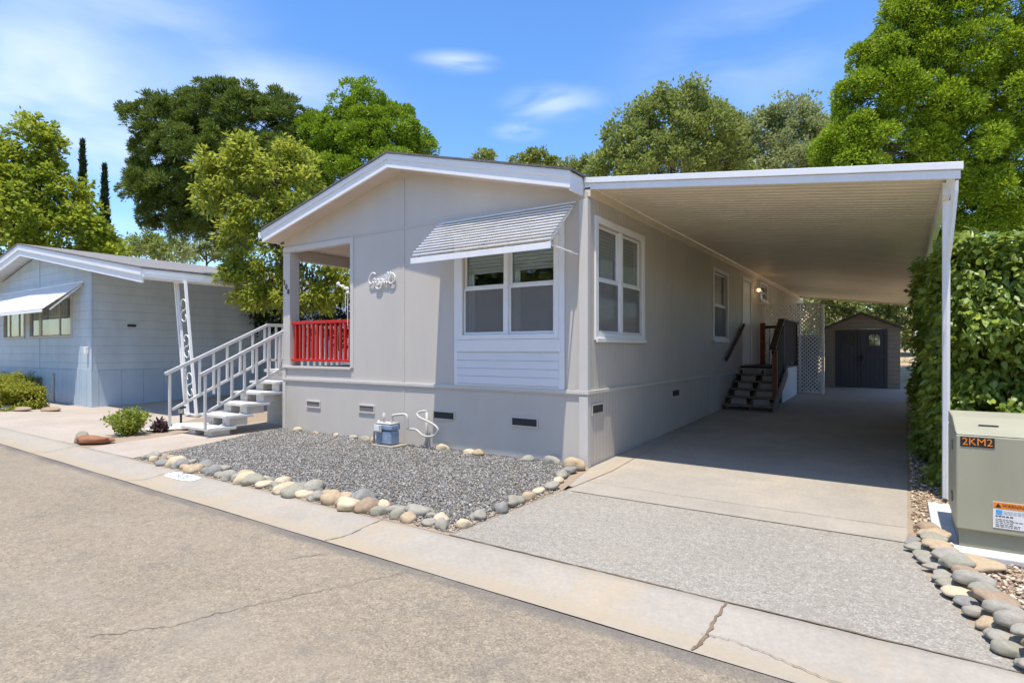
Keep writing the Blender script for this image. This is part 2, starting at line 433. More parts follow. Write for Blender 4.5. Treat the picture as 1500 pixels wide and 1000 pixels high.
def text_mesh(s, size, depth=.002):
    cu = bpy.data.curves.new('t', 'FONT'); cu.body = s; cu.size = size; cu.extrude = depth; cu.align_x = 'CENTER'; cu.align_y = 'CENTER'
    o = bpy.data.objects.new('t', cu); COL.objects.link(o)
    dg = bpy.context.evaluated_depsgraph_get(); me = bpy.data.meshes.new_from_object(o.evaluated_get(dg))
    bpy.data.objects.remove(o); bpy.data.curves.remove(cu)
    return me

def lettering(name, s, size, m, parent, world, rot=(90, 0, 0), sx=1, sy=1, shear=0, depth=.002):
    me = text_mesh(s, size, depth); me.materials.clear(); me.materials.append(M[m])
    for v in me.vertices: v.co = ((v.co.x + shear * v.co.y) * sx, v.co.y * sy, v.co.z)
    o = bpy.data.objects.new(name, me); COL.objects.link(o); o.parent = parent
    o.location = Vector(world) - parent_base(parent); o.rotation_euler = [R(a) for a in rot]
    return o

# ------------------------------------------------------------------ site
def zg(y):                                     # the lot climbs gently towards the back, then a hill
    if y < 6.8: return 0.0
    if y < 24: return .028 * (y - 6.8)
    return .4816 + .085 * (y - 24) if y < 110 else .4816 + .085 * 86
TH = math.atan(570 / 844.); SN, CS = math.sin(TH), math.cos(TH)
def site(px, d):                               # image pixel column and camera depth -> plan position
    lat = (px - 750) / 844. * d
    return lat * CS - d * SN, lat * SN + d * CS
def hgt(py, d): return 1.54 + (512 - py) / 844. * d  # image pixel row and camera depth -> height

def struct(o): return tag(o, kind='structure')

def sheet(name, poly, m, dz, ystep=None):
    mb = MB(); n = len(poly)
    ys = sorted({p[1] for p in poly} | {6.8, 24.0})
    mb.add([(x, y, zg(y) + dz) for x, y in poly], [tuple(range(n))])
    return struct(mb.build(name, m))

def strip_sheet(name, edges, m, dz):
    """edges: list of (y, x0, x1) rows"""
    mb = MB(); vs = []; fs = []
    for y, a, b in edges: vs += [(a, y, zg(y) + dz), (b, y, zg(y) + dz)]
    for i in range(len(edges) - 1): fs.append((2 * i, 2 * i + 1, 2 * i + 3, 2 * i + 2))
    mb.add(vs, fs); return struct(mb.build(name, m))

# terrain
xs = np.concatenate([np.linspace(-400, -70, 12), np.linspace(-60, 40, 60), np.linspace(50, 400, 12)])
ysn = np.concatenate([[-300, -150, -60, -12, 0, 2, 2.6, 3.4, 5, 6.8], np.linspace(8, 24, 9), np.linspace(26, 110, 43), [160, 300, 700]])
gv = np.array([(x, y, zg(y) - (.16 if y < 3 else .035) + (max(0, y - 24) * .02 * math.sin(x * .15 + y * .1) * .5 if y < 110 else 0)) for y in ysn for x in xs])
nx = len(xs)
gf = np.array([(j * nx + i, j * nx + i + 1, (j + 1) * nx + i + 1, (j + 1) * nx + i) for j in range(len(ysn) - 1) for i in range(nx - 1)])
tag(fast_mesh('ground', gv, gf, 'drygrass', smooth=True), kind='structure')
# road
def fe(x): return 2.97 - .016 * x
def be(x): return 3.63 - .0125 * x
mb = MB()
rx = [-120, -60, -30, -20, -14, -10, -6, -3, 0, 3, 8, 30, 80]
vs = []; fs = []
for x in rx: vs += [(x, -6.5, -.05), (x, -2, 0.0), (x, fe(x) - .35, -.012), (x, fe(x), -.022)]
for i in range(len(rx) - 1):
    for k in range(3): fs.append((4 * i + k, 4 * i + 4 + k, 4 * i + 5 + k, 4 * i + 1 + k))
mb.add(vs, fs); struct(mb.build('road', 'asphalt', smooth=True))
# rolled kerb and gutter
vs = []; fs = []
rx2 = [-120, -60, -30] + [x * .5 for x in range(-50, 17)] + [30, 80]
prof = [(0, -.016), (.06, -.022), (.18, -.036), (.28, -.034), (.40, -.014), (.56, .000), (.66, .003), (.70, -.05)]
mb = MB()
for x in rx2:
    w = (be(x) - fe(x)) / .66
    for p, z in prof: vs.append((x, fe(x) + p * w, z + .0015 * math.sin(x * 3.1)))
k = len(prof)
for i in range(len(rx2) - 1):
    for j in range(k - 1): fs.append((k * i + j, k * (i + 1) + j, k * (i + 1) + j + 1, k * i + j + 1))
mb.add(vs, fs); struct(mb.build('kerb', 'gutter', smooth=True))
def wiggle(name, m, pts, w, z, n=14, amp=.012, follow=None):
    """thin irregular sheet: joint or crack"""
    pts = [Vector((*p, 0)) for p in pts]; path = []
    for i in range(len(pts) - 1):
        for t in range(n): path.append(pts[i].lerp(pts[i + 1], t / n))
    path.append(pts[-1]); r = random.Random(len(path) + int(1000 * abs(pts[0].x)))
    path = [p + Vector((r.uniform(-amp, amp), r.uniform(-amp, amp), 0)) if 0 < i < len(path) - 1 else p for i, p in enumerate(path)]
    mb = MB(); vs = []
    for i, p in enumerate(path):
        t = (path[min(i + 1, len(path) - 1)] - path[max(i - 1, 0)]).normalized(); nn = Vector((-t.y, t.x, 0))
        ww = w * r.uniform(.4, 1.2) / 2
        zz = z if not follow else follow(p.x, p.y)
        vs += [(p.x + nn.x * ww, p.y + nn.y * ww, zz), (p.x - nn.x * ww, p.y - nn.y * ww, zz)]
    mb.add(vs, [(2 * i, 2 * i + 1, 2 * i + 3, 2 * i + 2) for i in range(len(path) - 1)])
    return struct(mb.build(name, m))
def kz(x, y):
    t = (y - fe(x)) / ((be(x) - fe(x)) / .66)
    for (a, za), (b, zb) in zip(prof, prof[1:]):
        if a <= t <= b: return za + (zb - za) * (t - a) / (b - a) + .005
    return .008
# the aggregate apron and the smooth drive behind it
sheet('driveway_apron', [(-3.12, be(-3.12) - .002), (.52, be(.52) - .002), (.30, 4.2), (.14, 4.9), (.04, 5.545), (-3.06, 5.545)], 'aggregate', .004)
strip_sheet('driveway', [(5.56, -3.04, .04), (6.8, -3.03, .05), (13, -3.38, .08), (20.2, -3.38, .12), (22.5, -3.38, .12)], 'concrete', .005)
strip_sheet('side_strip', [(5.75, -3.30, -3.05), (6.75, -3.36, -3.045), (6.8, -3.36, -3.045), (12.9, -3.375, -3.39)], 'gutter', .003)
wiggle('driveway_joint', 'joint', [(-3.10, be(-3.1)), (.51, be(.51))], .016, .009, 40, .003)
wiggle('driveway_joint', 'joint', [(-3.05, 5.55), (.04, 5.55)], .012, .009, 30, .003)
wiggle('driveway_joint', 'crack', [(-3.02, 6.05), (-1.5, 6.0), (.04, 6.02)], .006, .010, 20, .01)
wiggle('driveway_joint', 'joint', [(-3.04, 5.57), (-3.03, 6.8)], .010, .010, 12, .002)
for x in (-.90, -3.90, -7.62, -10.9):
    wiggle('kerb_joint', 'joint', [(x, fe(x) + .01), (x + .02, be(x) - .01)], .022 if x == -.90 else .012, .01, 16, .008, kz)
def rz(x, y):
    a = -2; b = fe(x) - .35
    return .004 + (-.012 * max(0, min(1, (y - a) / (b - a))))
CRK = [(-2.87, 2.95), (-2.98, 2.62), (-3.12, 2.31), (-3.24, 2.07), (-3.32, 1.85), (-3.40, 1.59), (-3.62, 1.30)]
wiggle('road_crack', 'crack', CRK, .0055, 0, 10, .02, rz)
wiggle('kerb_crack', 'joint', [(-.92, 3.23), (-.75, 3.25), (-.52, 3.19), (-.28, 3.11), (.3, 3.06), (1.2, 3.02)], .006, 0, 12, .01, lambda x, y: kz(x, y) + .003)
wiggle('road_crack', 'crack', [(-3.62, 2.86), (-3.75, 2.62)], .007, 0, 8, .01, rz)

# neighbour's drive, walkway, planting strip
strip_sheet('neighbour_driveway', [(3.78, -30, -11.3), (4.8, -30, -11.75), (6.2, -28, -12.6), (6.8, -18, -13.1), (8.5, -18, -13.1), (16, -18, -13.1)], 'nconcrete', .004)
strip_sheet('walkway', [(3.75, -10.55, -8.95), (5.2, -10.9, -9.45), (6.5, -11.2, -9.9), (6.8, -11.2, -9.92), (9.4, -11.2, -9.92)], 'nconcrete', .006)
strip_sheet('planting_bed', [(3.77, -11.3, -10.55), (4.8, -11.75, -10.85), (6.2, -12.6, -11.15), (6.8, -13.1, -11.2), (12, -13.1, -11.2)], 'dirt', .002)
sheet('gravel_bed_soil', [(-9.0, 3.73), (-3.10, 3.66), (-3.06, 5.5), (-3.35, 6.77), (-9.95, 6.77), (-9.45, 5.2)], 'dirt', .006)
strip_sheet('side_bed_soil', [(3.6, .52, 6), (4.2, .30, 6), (4.9, .14, 6), (5.56, .04, 6), (6.8, .05, 6), (13, .08, 6), (22, .12, 6)], 'dirt', .002)

# ------------------------------------------------------------------ loose gravel (stuff)
def point_in(poly, p):
    x, y = p; c = False
    for (x0, y0), (x1, y1) in zip(poly, poly[1:] + poly[:1]):
        if (y0 > y) != (y1 > y) and x < (x1 - x0) * (y - y0) / (y1 - y0) + x0: c = not c
    return c
def scatter_stones(name, m, poly, n, rmin, rmax, flat, dz, mound=0, lift=.4):
    xs_ = [p[0] for p in poly]; ys_ = [p[1] for p in poly]; pts = []
    r = random.Random(5)
    while len(pts) < n:
        p = (r.uniform(min(xs_), max(xs_)), r.uniform(min(ys_), max(ys_)))
        if point_in(poly, p): pts.append(p)
    pts = np.array(pts)
    base = np.array([(1, 0, 0), (-1, 0, 0), (0, 1, 0), (0, -1, 0), (0, 0, 1), (0, 0, -1)], float)
    tri = np.array([(0, 2, 4), (2, 1, 4), (1, 3, 4), (3, 0, 4), (2, 0, 5), (1, 2, 5), (3, 1, 5), (0, 3, 5)])
    q = rng.normal(size=(n, 4)); q /= np.linalg.norm(q, axis=1)[:, None]
    w, x, y, z = q.T
    Rm = np.stack([np.stack([1 - 2 * (y * y + z * z), 2 * (x * y - z * w), 2 * (x * z + y * w)], -1),
                   np.stack([2 * (x * y + z * w), 1 - 2 * (x * x + z * z), 2 * (y * z - x * w)], -1),
                   np.stack([2 * (x * z - y * w), 2 * (y * z + x * w), 1 - 2 * (x * x + y * y)], -1)], 1)
    rad = rng.uniform(rmin, rmax, n) * rng.choice([.7, 1, 1.3], n)
    sc = rng.uniform(.6, 1.1, (n, 6, 1)) * np.array([1, .8, .6])[None, None, :]
    v = np.einsum('nij,nkj->nki', Rm, base[None] * sc)
    v[:, :, 2] *= flat
    v = v * rad[:, None, None]
    cz = np.array([zg(p[1]) for p in pts]) + dz + rad * flat * lift * rng.uniform(.2, 1.3, n)
    if mound: cz += mound * np.array([.5 + .5 * mnoise.noise((p[0] * .9, p[1] * .9, 0)) for p in pts])
    v[:, :, 0] += pts[:, 0, None]; v[:, :, 1] += pts[:, 1, None]; v[:, :, 2] += cz[:, None]
    f = (tri[None] + 6 * np.arange(n)[:, None, None]).reshape(-1, 3)
    return tag(fast_mesh(name, v.reshape(-1, 3), f, m), kind='stuff')
scatter_stones('grey_gravel', 'gravel', [(-8.75, 3.92), (-3.25, 3.84), (-3.16, 5.0), (-3.2, 5.6), (-3.45, 6.62), (-3.6, 6.76), (-9.95, 6.77), (-9.9, 6.3), (-9.4, 5.2)], 62000, .010, .021, .8, .010, .02)
scatter_stones('bed_edge_pebbles', 'pebble', [(-8.9, 3.76), (-3.12, 3.69), (-3.07, 5.5), (-3.2, 5.5), (-3.25, 3.95), (-8.8, 4.02)], 3800, .008, .024, .7, .008)
scatter_stones('tan_chips', 'chips', [(.60, 3.74), (.40, 4.2), (.22, 4.9), (.09, 5.75), (.09, 6.8), (.11, 12), (.13, 20), (.75, 20), (1.2, 7.2), (3.4, 6.6), (3.4, 3.7)], 26000, .014, .032, .45, .008, .01)

# ------------------------------------------------------------------ the mobile home
XR, XL, YF, YB = -3.39, -9.90, 6.77, 26.4
EAVE = 3.52
home = thing('mobile_home', 'greige mobile home with white gable trim, raised porch and pale skirting', 'house', (-6.65, 6.77, 0))
W1 = (-5.46, -3.88, 1.76, 3.02)          # front twin window opening (x0,x1,z0,z1)
PO = (-9.70, -7.97, 1.22, 3.42)          # porch opening
mb = MB()
mb.wall(1, YF, YF + .12, XL + .0, XR, .96, EAVE, [W1, PO])
mb.build('front_wall', 'wall_front', home)
mb = MB(); mb.prism([(XL, EAVE + .003), (XR, EAVE + .003), (XR, 3.79 - .19), (-6.70, 4.62 - .18), (XL, 3.79 - .155)], 1, YF + .002, YF + .12); mb.build('gable_wall', 'wall_front', home)
S1 = (7.06, 8.66, 1.76, 3.24); S2 = (12.86, 14.02, 1.80, 3.26); SD = (15.66, 16.56, 1.17, 3.34); S3 = (17.85, 18.85, 3.02, 3.44)
mb = MB(); mb.wall(0, XR, XR - .12, YF + .122, YB, .96, EAVE + .1, [S1, S2, SD, S3]); mb.build('side_wall', 'wall_side', home)
PBY = 9.15                                # back of the porch
mb = MB(); mb.wall(0, XL, XL + .12, PBY, YB, .96, EAVE); mb.wall(1, YB, YB - .12, XL + .12, XR - .12, .96, EAVE)
mb.build('rear_wall', 'wall_side', home)
mb = MB(); mb.wall(1, PBY, PBY + .12, XL + .12, -7.85, 1.2, EAVE, [(-9.2, -8.3, 1.24, 3.25)]); mb.wall(0, -7.97, -7.85, YF + .122, PBY - .002, 1.2, EAVE)
mb.build('porch_wall', 'wall_front', home)
d = MB().box(-9.19, -8.31, PBY + .04, PBY + .08, 1.25, 3.24).build('porch_door', 'white', home, .004)
MB().box(-9.05, -8.45, PBY + .03, PBY + .039, 2.2, 3.05).build('door_pane', 'glass', d)
mb = MB(); mb.box(-9.29, -9.2, PBY - .03, PBY - .001, 1.22, 3.34); mb.box(-8.3, -8.21, PBY - .03, PBY - .001, 1.22, 3.34); mb.box(-9.2, -8.3, PBY - .03, PBY - .001, 3.25, 3.34)
mb.build('door_casing', 'white', d)
# porch floor, ceiling, post and beams
MB().box(XL + .002, -7.972, YF + .125, PBY - .002, 1.12, 1.215).build('porch_floor', 'greywood', home)
MB().box(XL + .002, -7.972, YF + .125, PBY - .002, EAVE - .03, EAVE - .005).build('porch_ceiling', 'soffit', home)
mb = MB().box(XL - .006, XL + .206, YF - .012, YF + .20, 1.218, 3.398); mb.build('porch_post', 'greige', home, .004)
mb = MB().box(XL, XL + .14, PBY - .20, PBY - .003, 1.218, 3.30); mb.build('porch_post', 'greige', home, .004)
MB().box(XL - .004, XL + .13, YF + .203, PBY - .003, 3.28, EAVE - .032).build('porch_beam', 'greige', home)
mb = MB(); mb.box(PO[1] - .003, PO[1] + .075, YF - .02, YF + .10, PO[2], 3.505); mb.box(PO[0] - .203, PO[1] - .003, YF - .02, YF + .10, 3.40, 3.50); mb.box(XL - .012, PO[1] + .02, YF - .035, YF + .12, PO[2] - .03, PO[2] + .012)
mb.build('porch_trim', 'greige_lt', home, .003)
# skirting and trims
mb = MB()
mb.wall(1, YF - .004, YF + .10, XL, XR, -.08, .955); mb.build('front_skirting', 'wall_front', home)
mb = MB(); mb.wall(0, XR + .004, XR - .1, YF + .10, YB, -.08, .955); mb.wall(0, XL - .004, XL + .1, YF + .10, YB, -.08, 1.2); mb.build('side_skirting', 'wall_side', home)
mb = MB()
mb.box(XL - .02, XR + .03, YF - .03, YF - .006, .955, 1.005); mb.box(XL - .02, XR + .03, YF - .02, YF - .005, .935, .954); mb.box(XR + .006, XR + .03, YF - .004, YB, .955, 1.005)
mb.build('band_trim', 'greige_lt', home, .004)
for z0, z1 in ((-.05, .93), (1.008, EAVE - .02)):
    mb = MB().prism([(XR - .11, YF - .022), (XR + .018, YF - .022), (XR + .018, YF + .07), (XR + .006, YF + .07), (XR + .006, YF - .005), (XR - .11, YF - .005)], 2, z0, z1); mb.build('corner_trim', 'greige_lt', home, .003)
    MB().box(XL - .015, XL + .08, YF - .022, YF - .005, z0, z1 if z0 < 0 else PO[2] - .035).build('corner_trim', 'greige_lt', home, .003)
mb = MB(); mb.box(-6.712, -6.672, YF - .010, YF - .0052, .0, .93); mb.box(-6.712, -6.672, YF - .008, YF - .001, 1.01, EAVE - .02); mb.box(-6.712, -6.672, YF - .008, YF + .001, EAVE + .02, EAVE + .80); mb.build('seam_batten', 'greige', home)
mb = MB(); mb.box(-7.89, XR - .12, YF - .008, YF - .001, EAVE - .025, EAVE + .001); mb.build('seam_flashing', 'greige', home)
# roof: slabs, fascia, soffit
RX, RZ = -6.70, 4.62                        # ridge top
FL, FR = -10.06, -3.45
def rzat(x, top=True):
    z = RZ - (RZ - 3.79) * (abs(x - RX) / (RX - FL if x < RX else FR - RX))
    return z
YO = 6.41
mb = MB()
for a, b in ((FL - .03, RX), (RX, FR + .04)):
    za, zb = rzat(a), rzat(b)
    mb.hexa([(a, YO - .04, za + .004), (b, YO - .04, zb + .004), (b, YB + .3, zb + .004), (a, YB + .3, za + .004),
             (a, YO - .04, za + .03), (b, YO - .04, zb + .03), (b, YB + .3, zb + .03), (a, YB + .3, za + .03)])
roof = mb.build('roof', 'shingle', home)
mb = MB()
for (a, b) in ((FL, RX), (RX, FR)):
    za, zb = rzat(a), rzat(b); h = .215
    for y0, y1, dz0, dz1 in ((YO, YO + .035, -h, 0), (YO - .018, YO - .001, -.085, .002)):
        mb.hexa([(a, y0, za + dz0), (b, y0, zb + dz0), (b, y1, zb + dz0), (a, y1, za + dz0),
                 (a, y0, za + dz1), (b, y0, zb + dz1), (b, y1, zb + dz1), (a, y1, za + dz1)])
mb.build('gable_fascia', 'white', home, .004)
mb = MB(); mb.box(FR - .035, FR - .001, YO + .037, YB + .2, 3.555, 3.785); mb.box(FL + .001, FL + .03, YO + .037, YB + .2, 3.59, 3.785); mb.build('eave_fascia', 'white', home, .003)
mb = MB(); mb.box(FL - .10, FL - .002, YO - .02, YB + .2, 3.66, 3.77); mb.build('gutter', 'alu', home, .01)
mb = MB()
for (a, b) in ((FL + .032, RX), (RX, FR - .04)):
    za, zb = rzat(a) - .195, rzat(b) - .195
    mb.hexa([(a, YO + .037, za), (b, YO + .037, zb), (b, YF + .0, zb), (a, YF + .0, za),
             (a, YO + .037, za + .02), (b, YO + .037, zb + .02), (b, YF + .0, zb + .02), (a, YF + .0, za + .02)])
mb.box(FL + .032, XL - .001, YF, YB, 3.56, 3.58)
mb.build('soffit', 'soffit', home)
MB().box(XR - .05, XR + .035, YF + .02, YB, EAVE + .02, 3.658).build('header_board', 'cream', home, .003)
# dim interior
mb = MB(); mb.box(-7.8, XR - .15, 10.2, 10.3, 1.0, 3.5); mb.box(-7.84, XR - .13, YF + .13, 10.19, .97, 1.0); mb.box(-7.84, XR - .13, YF + .13, 20.0, 3.46, 3.5); mb.box(-7.8, XR - .14, 11.9, 12.0, 1.0, 3.45); mb.box(-5.6, -5.5, 12.01, 20, 1.0, 3.45)
mb.build('inner_wall', 'room', home)

def win(ax, u0, u1, z0, z1, name, twin, casing, sill=True, horiz=True, curtain=None, rail=.5, blind=True):
    """a window in its wall opening. ax 1: front wall (faces -Y), ax 0: right wall (faces +X)"""
    def B(mb, a, b, c, d, t0, t1):     # t = distance out from the wall face
        if ax == 1: mb.box(a, b, YF - t1, YF - t0, c, d)
        else: mb.box(XR + t0, XR + t1, a, b, c, d)
    w = casing
    mb = MB()
    B(mb, u0 - w, u0, z0 - w, z1 + w, .002, .03); B(mb, u1, u1 + w, z0 - w, z1 + w, .002, .03)
    B(mb, u0, u1, z1, z1 + w, .002, .03); B(mb, u0, u1, z0 - w, z0, .002, .03)
    if sill: B(mb, u0 - w, u1 + w, z0 - w - .03, z0 - w + .025, .031, .055)
    wi = mb.build(name, 'white', home, .004)
    lights = [(u0, (u0 + u1) / 2 - .035), ((u0 + u1) / 2 + .035, u1)] if twin else [(u0, u1)]
    if twin:
        mb = MB(); B(mb, (u0 + u1) / 2 - .034, (u0 + u1) / 2 + .034, z0 + .002, z1 - .002, -.05, .02); mb.build('mullion', 'white', wi, .003)
    for a, b in lights:
        zm = z0 + (z1 - z0) * rail
        mb = MB(); s = .035
        for c, d, t in ((z0 + .004, zm, -.04), (zm, z1 - .004, -.065)):
            B(mb, a + .003, a + s, c, d, t, t + .024); B(mb, b - s, b - .003, c, d, t, t + .024)
            B(mb, a + s, b - s, c, c + s, t, t + .024); B(mb, a + s, b - s, d - s, d, t, t + .024)
        mb.build('sash', 'white', wi, .002)
        for c, d, t in ((z0 + .004, zm, -.03), (zm, z1 - .004, -.055)):
            mb = MB(); B(mb, a + s + .001, b - s - .001, c + s + .001, d - s - .001, t, t + .004); mb.build('pane', 'glass', wi)
        mb = MB(); B(mb, a + s + .001, b - s - .001, z0 + .04, zm - s, -.014, -.0125); mb.build('screen', 'screen', wi)
        if blind:
            mb = MB(); B(mb, a + .02, b - .02, z1 - .28 * (z1 - z0), z1 - .01, -.10, -.09); mb.build('blind', 'blind', wi)
        if curtain:
            for (ca, cb) in curtain:
                mb = MB(); B(mb, a + (b - a) * ca, a + (b - a) * cb, z0 + .02, z1 - .02, -.14, -.11); mb.build('curtain', 'curtain', wi)
    return wi
win(1, *W1[:4], 'window', True, .07, False, rail=.55, curtain=[(0, .16)])
win(0, *S1[:4], 'window', True, .09, True, curtain=[(.45, 1.0)])
win(0, *S2[:4], 'window', False, .07, True, curtain=[(.5, 1.0)])
win(0, *S3[:4], 'window', False, .06, True, rail=.5, blind=False)
# white boarded panel round the front window
mb = MB(); mb.box(-5.62, -3.72, YF - .016, YF - .0055, 1.008, W1[2] - .072)
mb.box(W1[1] + .072, -3.72, YF - .016, YF - .0055, W1[2] - .071, 3.30); mb.box(-5.62, W1[0] - .072, YF - .016, YF - .0055, W1[2] - .071, 3.30); mb.box(W1[0] - .071, W1[1] + .071, YF - .016, YF - .0055, W1[3] + .072, 3.30)
pn = mb.build('window_panel', 'white', home)
MB().box(-5.56, -3.80, YF - .024, YF - .0165, 1.03, 1.50).build('lap_boards', 'boards', pn)
MB().box(-5.58, -3.78, YF - .034, YF - .0165, 1.515, W1[2] - .075).build('apron_board', 'white', pn, .003)
# louvred awning over the front window
aw = MB()
AX0, AX1, AY, AZ0, AZ1 = -5.86, -3.545, 6.10, 2.86, 3.46
ns = 12
aw.box(AX0, AX1, YF - .03, YF - .009, AZ1 + .012, AZ1 + .03)
awn = aw.build('awning', 'alu', home)
for side in (AX0 + .06, (AX0 + AX1) / 2, AX1 - .06): MB().bar((side, YF - .01, AZ1 - .035), (side, AY + .02, AZ0 - .02), .02, .03).build('arm', 'alu', awn)
for i in range(ns):
    t = (i + .0) / ns; t2 = (i + 1.62) / ns
    y0 = YF - .012 + (AY - YF + .012) * t; y1 = YF - .012 + (AY - YF + .012) * min(t2, 1.0); z0 = AZ1 + (AZ0 - AZ1) * t
    zt = z0 + .010; zb = z0 + (AZ0 - AZ1) / ns * .10
    mb = MB().hexa([(AX0, y1, zb - .008), (AX1, y1, zb - .008), (AX1, y0, zt - .004), (AX0, y0, zt - .004),
                    (AX0, y1, zb + .008), (AX1, y1, zb + .008), (AX1, y0, zt + .008), (AX0, y0, zt + .008)])
    
    mb.build('slat', 'slatmetal', awn)
MB().box(AX0 - .01, AX1 + .01, AY - .03, AY - .016, AZ0 - .085, AZ0 - .004).build('valance', 'alu', awn, .003)
MB().tube([(AX1 - .03, AY + .04, AZ0 - .03), (AX1 + .03, YF - .02, AZ0 - .07)], .011, 8).build('arm', 'alu', awn)
# skirting vents
def vent(x0, x1, z0, z1, light):
    mb = MB(); t = .02
    mb.box(x0 - t, x1 + t, YF - .02, YF - .0055, z1, z1 + t); mb.box(x0 - t, x1 + t, YF - .024, YF - .0055, z0 - t, z0); mb.box(x0 - t, x0, YF - .02, YF - .0055, z0, z1); mb.box(x1, x1 + t, YF - .02, YF - .0055, z0, z1)
    v = mb.build('foundation_vent', 'greige_lt' if light else 'greige', home)
    MB().box(x0, x1, YF - .012, YF - .0055, z0, z1).build('mesh_panel', 'vent_lt' if light else 'vent', v)
vent(-9.17, -8.80, .49, .58, True); vent(-7.73, -7.38, .48, .58, True); vent(-6.03, -5.63, .48, .58, False); vent(-4.56, -4.15, .48, .58, False)
for y0, y1, z0, z1 in ((6.90, 7.20, .70, .80), (10.1, 10.45, .71, .81), ):
    mb = MB(); mb.box(XR + .0055, XR + .02, y0 - .02, y1 + .02, z0 - .03, z1 + .02); v = mb.build('foundation_vent', 'greige', home)
    MB().box(XR + .0205, XR + .024, y0, y1, z0, z1).build('mesh_panel', 'vent', v)
MB().box(XR + .0055, XR + .022, 12.55, 13.3, .0, .96).build('access_panel', 'greige_lt', home)
# side door
d = MB().box(XR - .05, XR - .005, SD[0] + .005, SD[1] - .005, SD[2] + .005, SD[3] - .005).build('side_door', 'white', home, .003)
mb = MB(); mb.box(XR + .002, XR + .03, SD[0] - .09, SD[0], SD[2] - .02, SD[3] + .09); mb.box(XR + .002, XR + .03, SD[1], SD[1] + .09, SD[2] - .02, SD[3] + .09); mb.box(XR + .002, XR + .03, SD[0], SD[1], SD[3], SD[3] + .09)
mb.build('door_casing', 'white', d, .003)
MB().lathe((0, 0, 0), [(.03, 0), (.033, .02), (.02, .05), (.001, .055)], 12).build('handle', 'steel', d).matrix_local = __import__('mathutils').Matrix.Translation(Vector((XR, SD[0] + .1, 2.12)) - parent_base(home)) @ __import__('mathutils').Matrix.Rotation(R(90), 4, 'Y')
MB().box(XR + .002, XR + .07, 19.1, 19.6, 2.55, 2.75).build('meter_box', 'white', home, .005)
# the thin tag by the corner
MB().box(-3.66, -3.545, YF - .028, YF - .0225, 1.02, 1.085).build('serial_plate', 'skyprint' if False else 'greige', home)

# lettered sign in wire script
sg = thing('name_sign', 'white cursive wire name sign on the front wall left of the awning', 'sign', (-7.18, YF, 2.7))
def sp(u, v):
    px = 500 + u * 110 / 1500; py = 370 + v * 70 / 955
    return (-7.52 + (px - 540) * .0162, YF - .03, 2.75 + (406 - .1 * (px - 540) - py) * .0107)
strokes = dict(C=[(712, 405), (700, 385), (665, 372), (625, 400), (590, 480), (580, 545), (600, 595), (635, 600), (660, 575)],
    a=[(712, 510), (690, 500), (668, 530), (668, 575), (688, 588), (708, 550), (716, 510), (712, 570), (728, 588)],
    r=[(728, 588), (745, 540), (755, 500), (762, 518), (782, 512), (782, 560), (795, 585)],
    g=[(850, 512), (828, 500), (806, 530), (806, 572), (826, 586), (846, 550), (856, 508), (846, 600), (822, 680), (780, 712), (735, 700), (722, 665), (752, 622), (815, 605), (866, 575)],
    i=[(866, 575), (884, 510), (882, 565), (902, 585)],
    l=[(902, 585), (940, 500), (972, 410), (962, 365), (944, 400), (930, 500), (932, 565), (952, 588)],
    ll=[(952, 588), (988, 500), (1022, 410), (1014, 362), (996, 400), (980, 500), (982, 570), (1010, 592), (1055, 580), (1096, 520), (1100, 455), (1070, 400), (1040, 385)],
    dot=[(895, 440), (905, 425)])
def smooth_path(pts, n=5):
    out = []
    for i in range(len(pts) - 1):
        p0, p1, p2, p3 = (np.array(pts[max(0, min(len(pts) - 1, j))], float) for j in (i - 1, i, i + 1, i + 2))
        for t in np.linspace(0, 1, n, endpoint=False):
            out.append(tuple(.5 * (2 * p1 + (p2 - p0) * t + (2 * p0 - 5 * p1 + 4 * p2 - p3) * t * t + (3 * p1 - p0 - 3 * p2 + p3) * t ** 3)))
    return out + [tuple(pts[-1])]
for k in strokes:
    MB().tube([sp(*p) for p in smooth_path(strokes[k])], .0105, 8).build('letter', 'white', sg, smooth=True)

hn = thing('house_number', 'black house number stepping down the white porch post', 'number', (XL + .08, YF, 2.6))
for ch, px, z in (('3', -9.865, 2.83), ('0', -9.80, 2.74), ('8', -9.735, 2.645)):
    lettering('digit', ch, .135, 'ink', hn, (px, YF - .018, z), depth=.004)

# red porch railing
rl = thing('porch_railing', 'bright red wooden railing across the front porch opening', 'railing', (-8.83, YF + .03, 1.22))
MB().box(-9.69, -7.98, YF + .015, YF + .075, 2.02, 2.075).build('top_rail', 'red', rl, .006)
MB().box(-9.69, -7.98, YF + .015, YF + .075, 1.32, 1.365).build('bottom_rail', 'red', rl, .006)
MB().box(-9.69, -9.60, YF + .08, YF + .20, 1.32, 2.02).build('end_board', 'red', rl, .004)
for i in range(13):
    x = -9.60 + i * .128
    MB().box(x, x + .045, YF + .024, YF + .066, 1.3655, 2.0195).build('baluster', 'red', rl, .003)

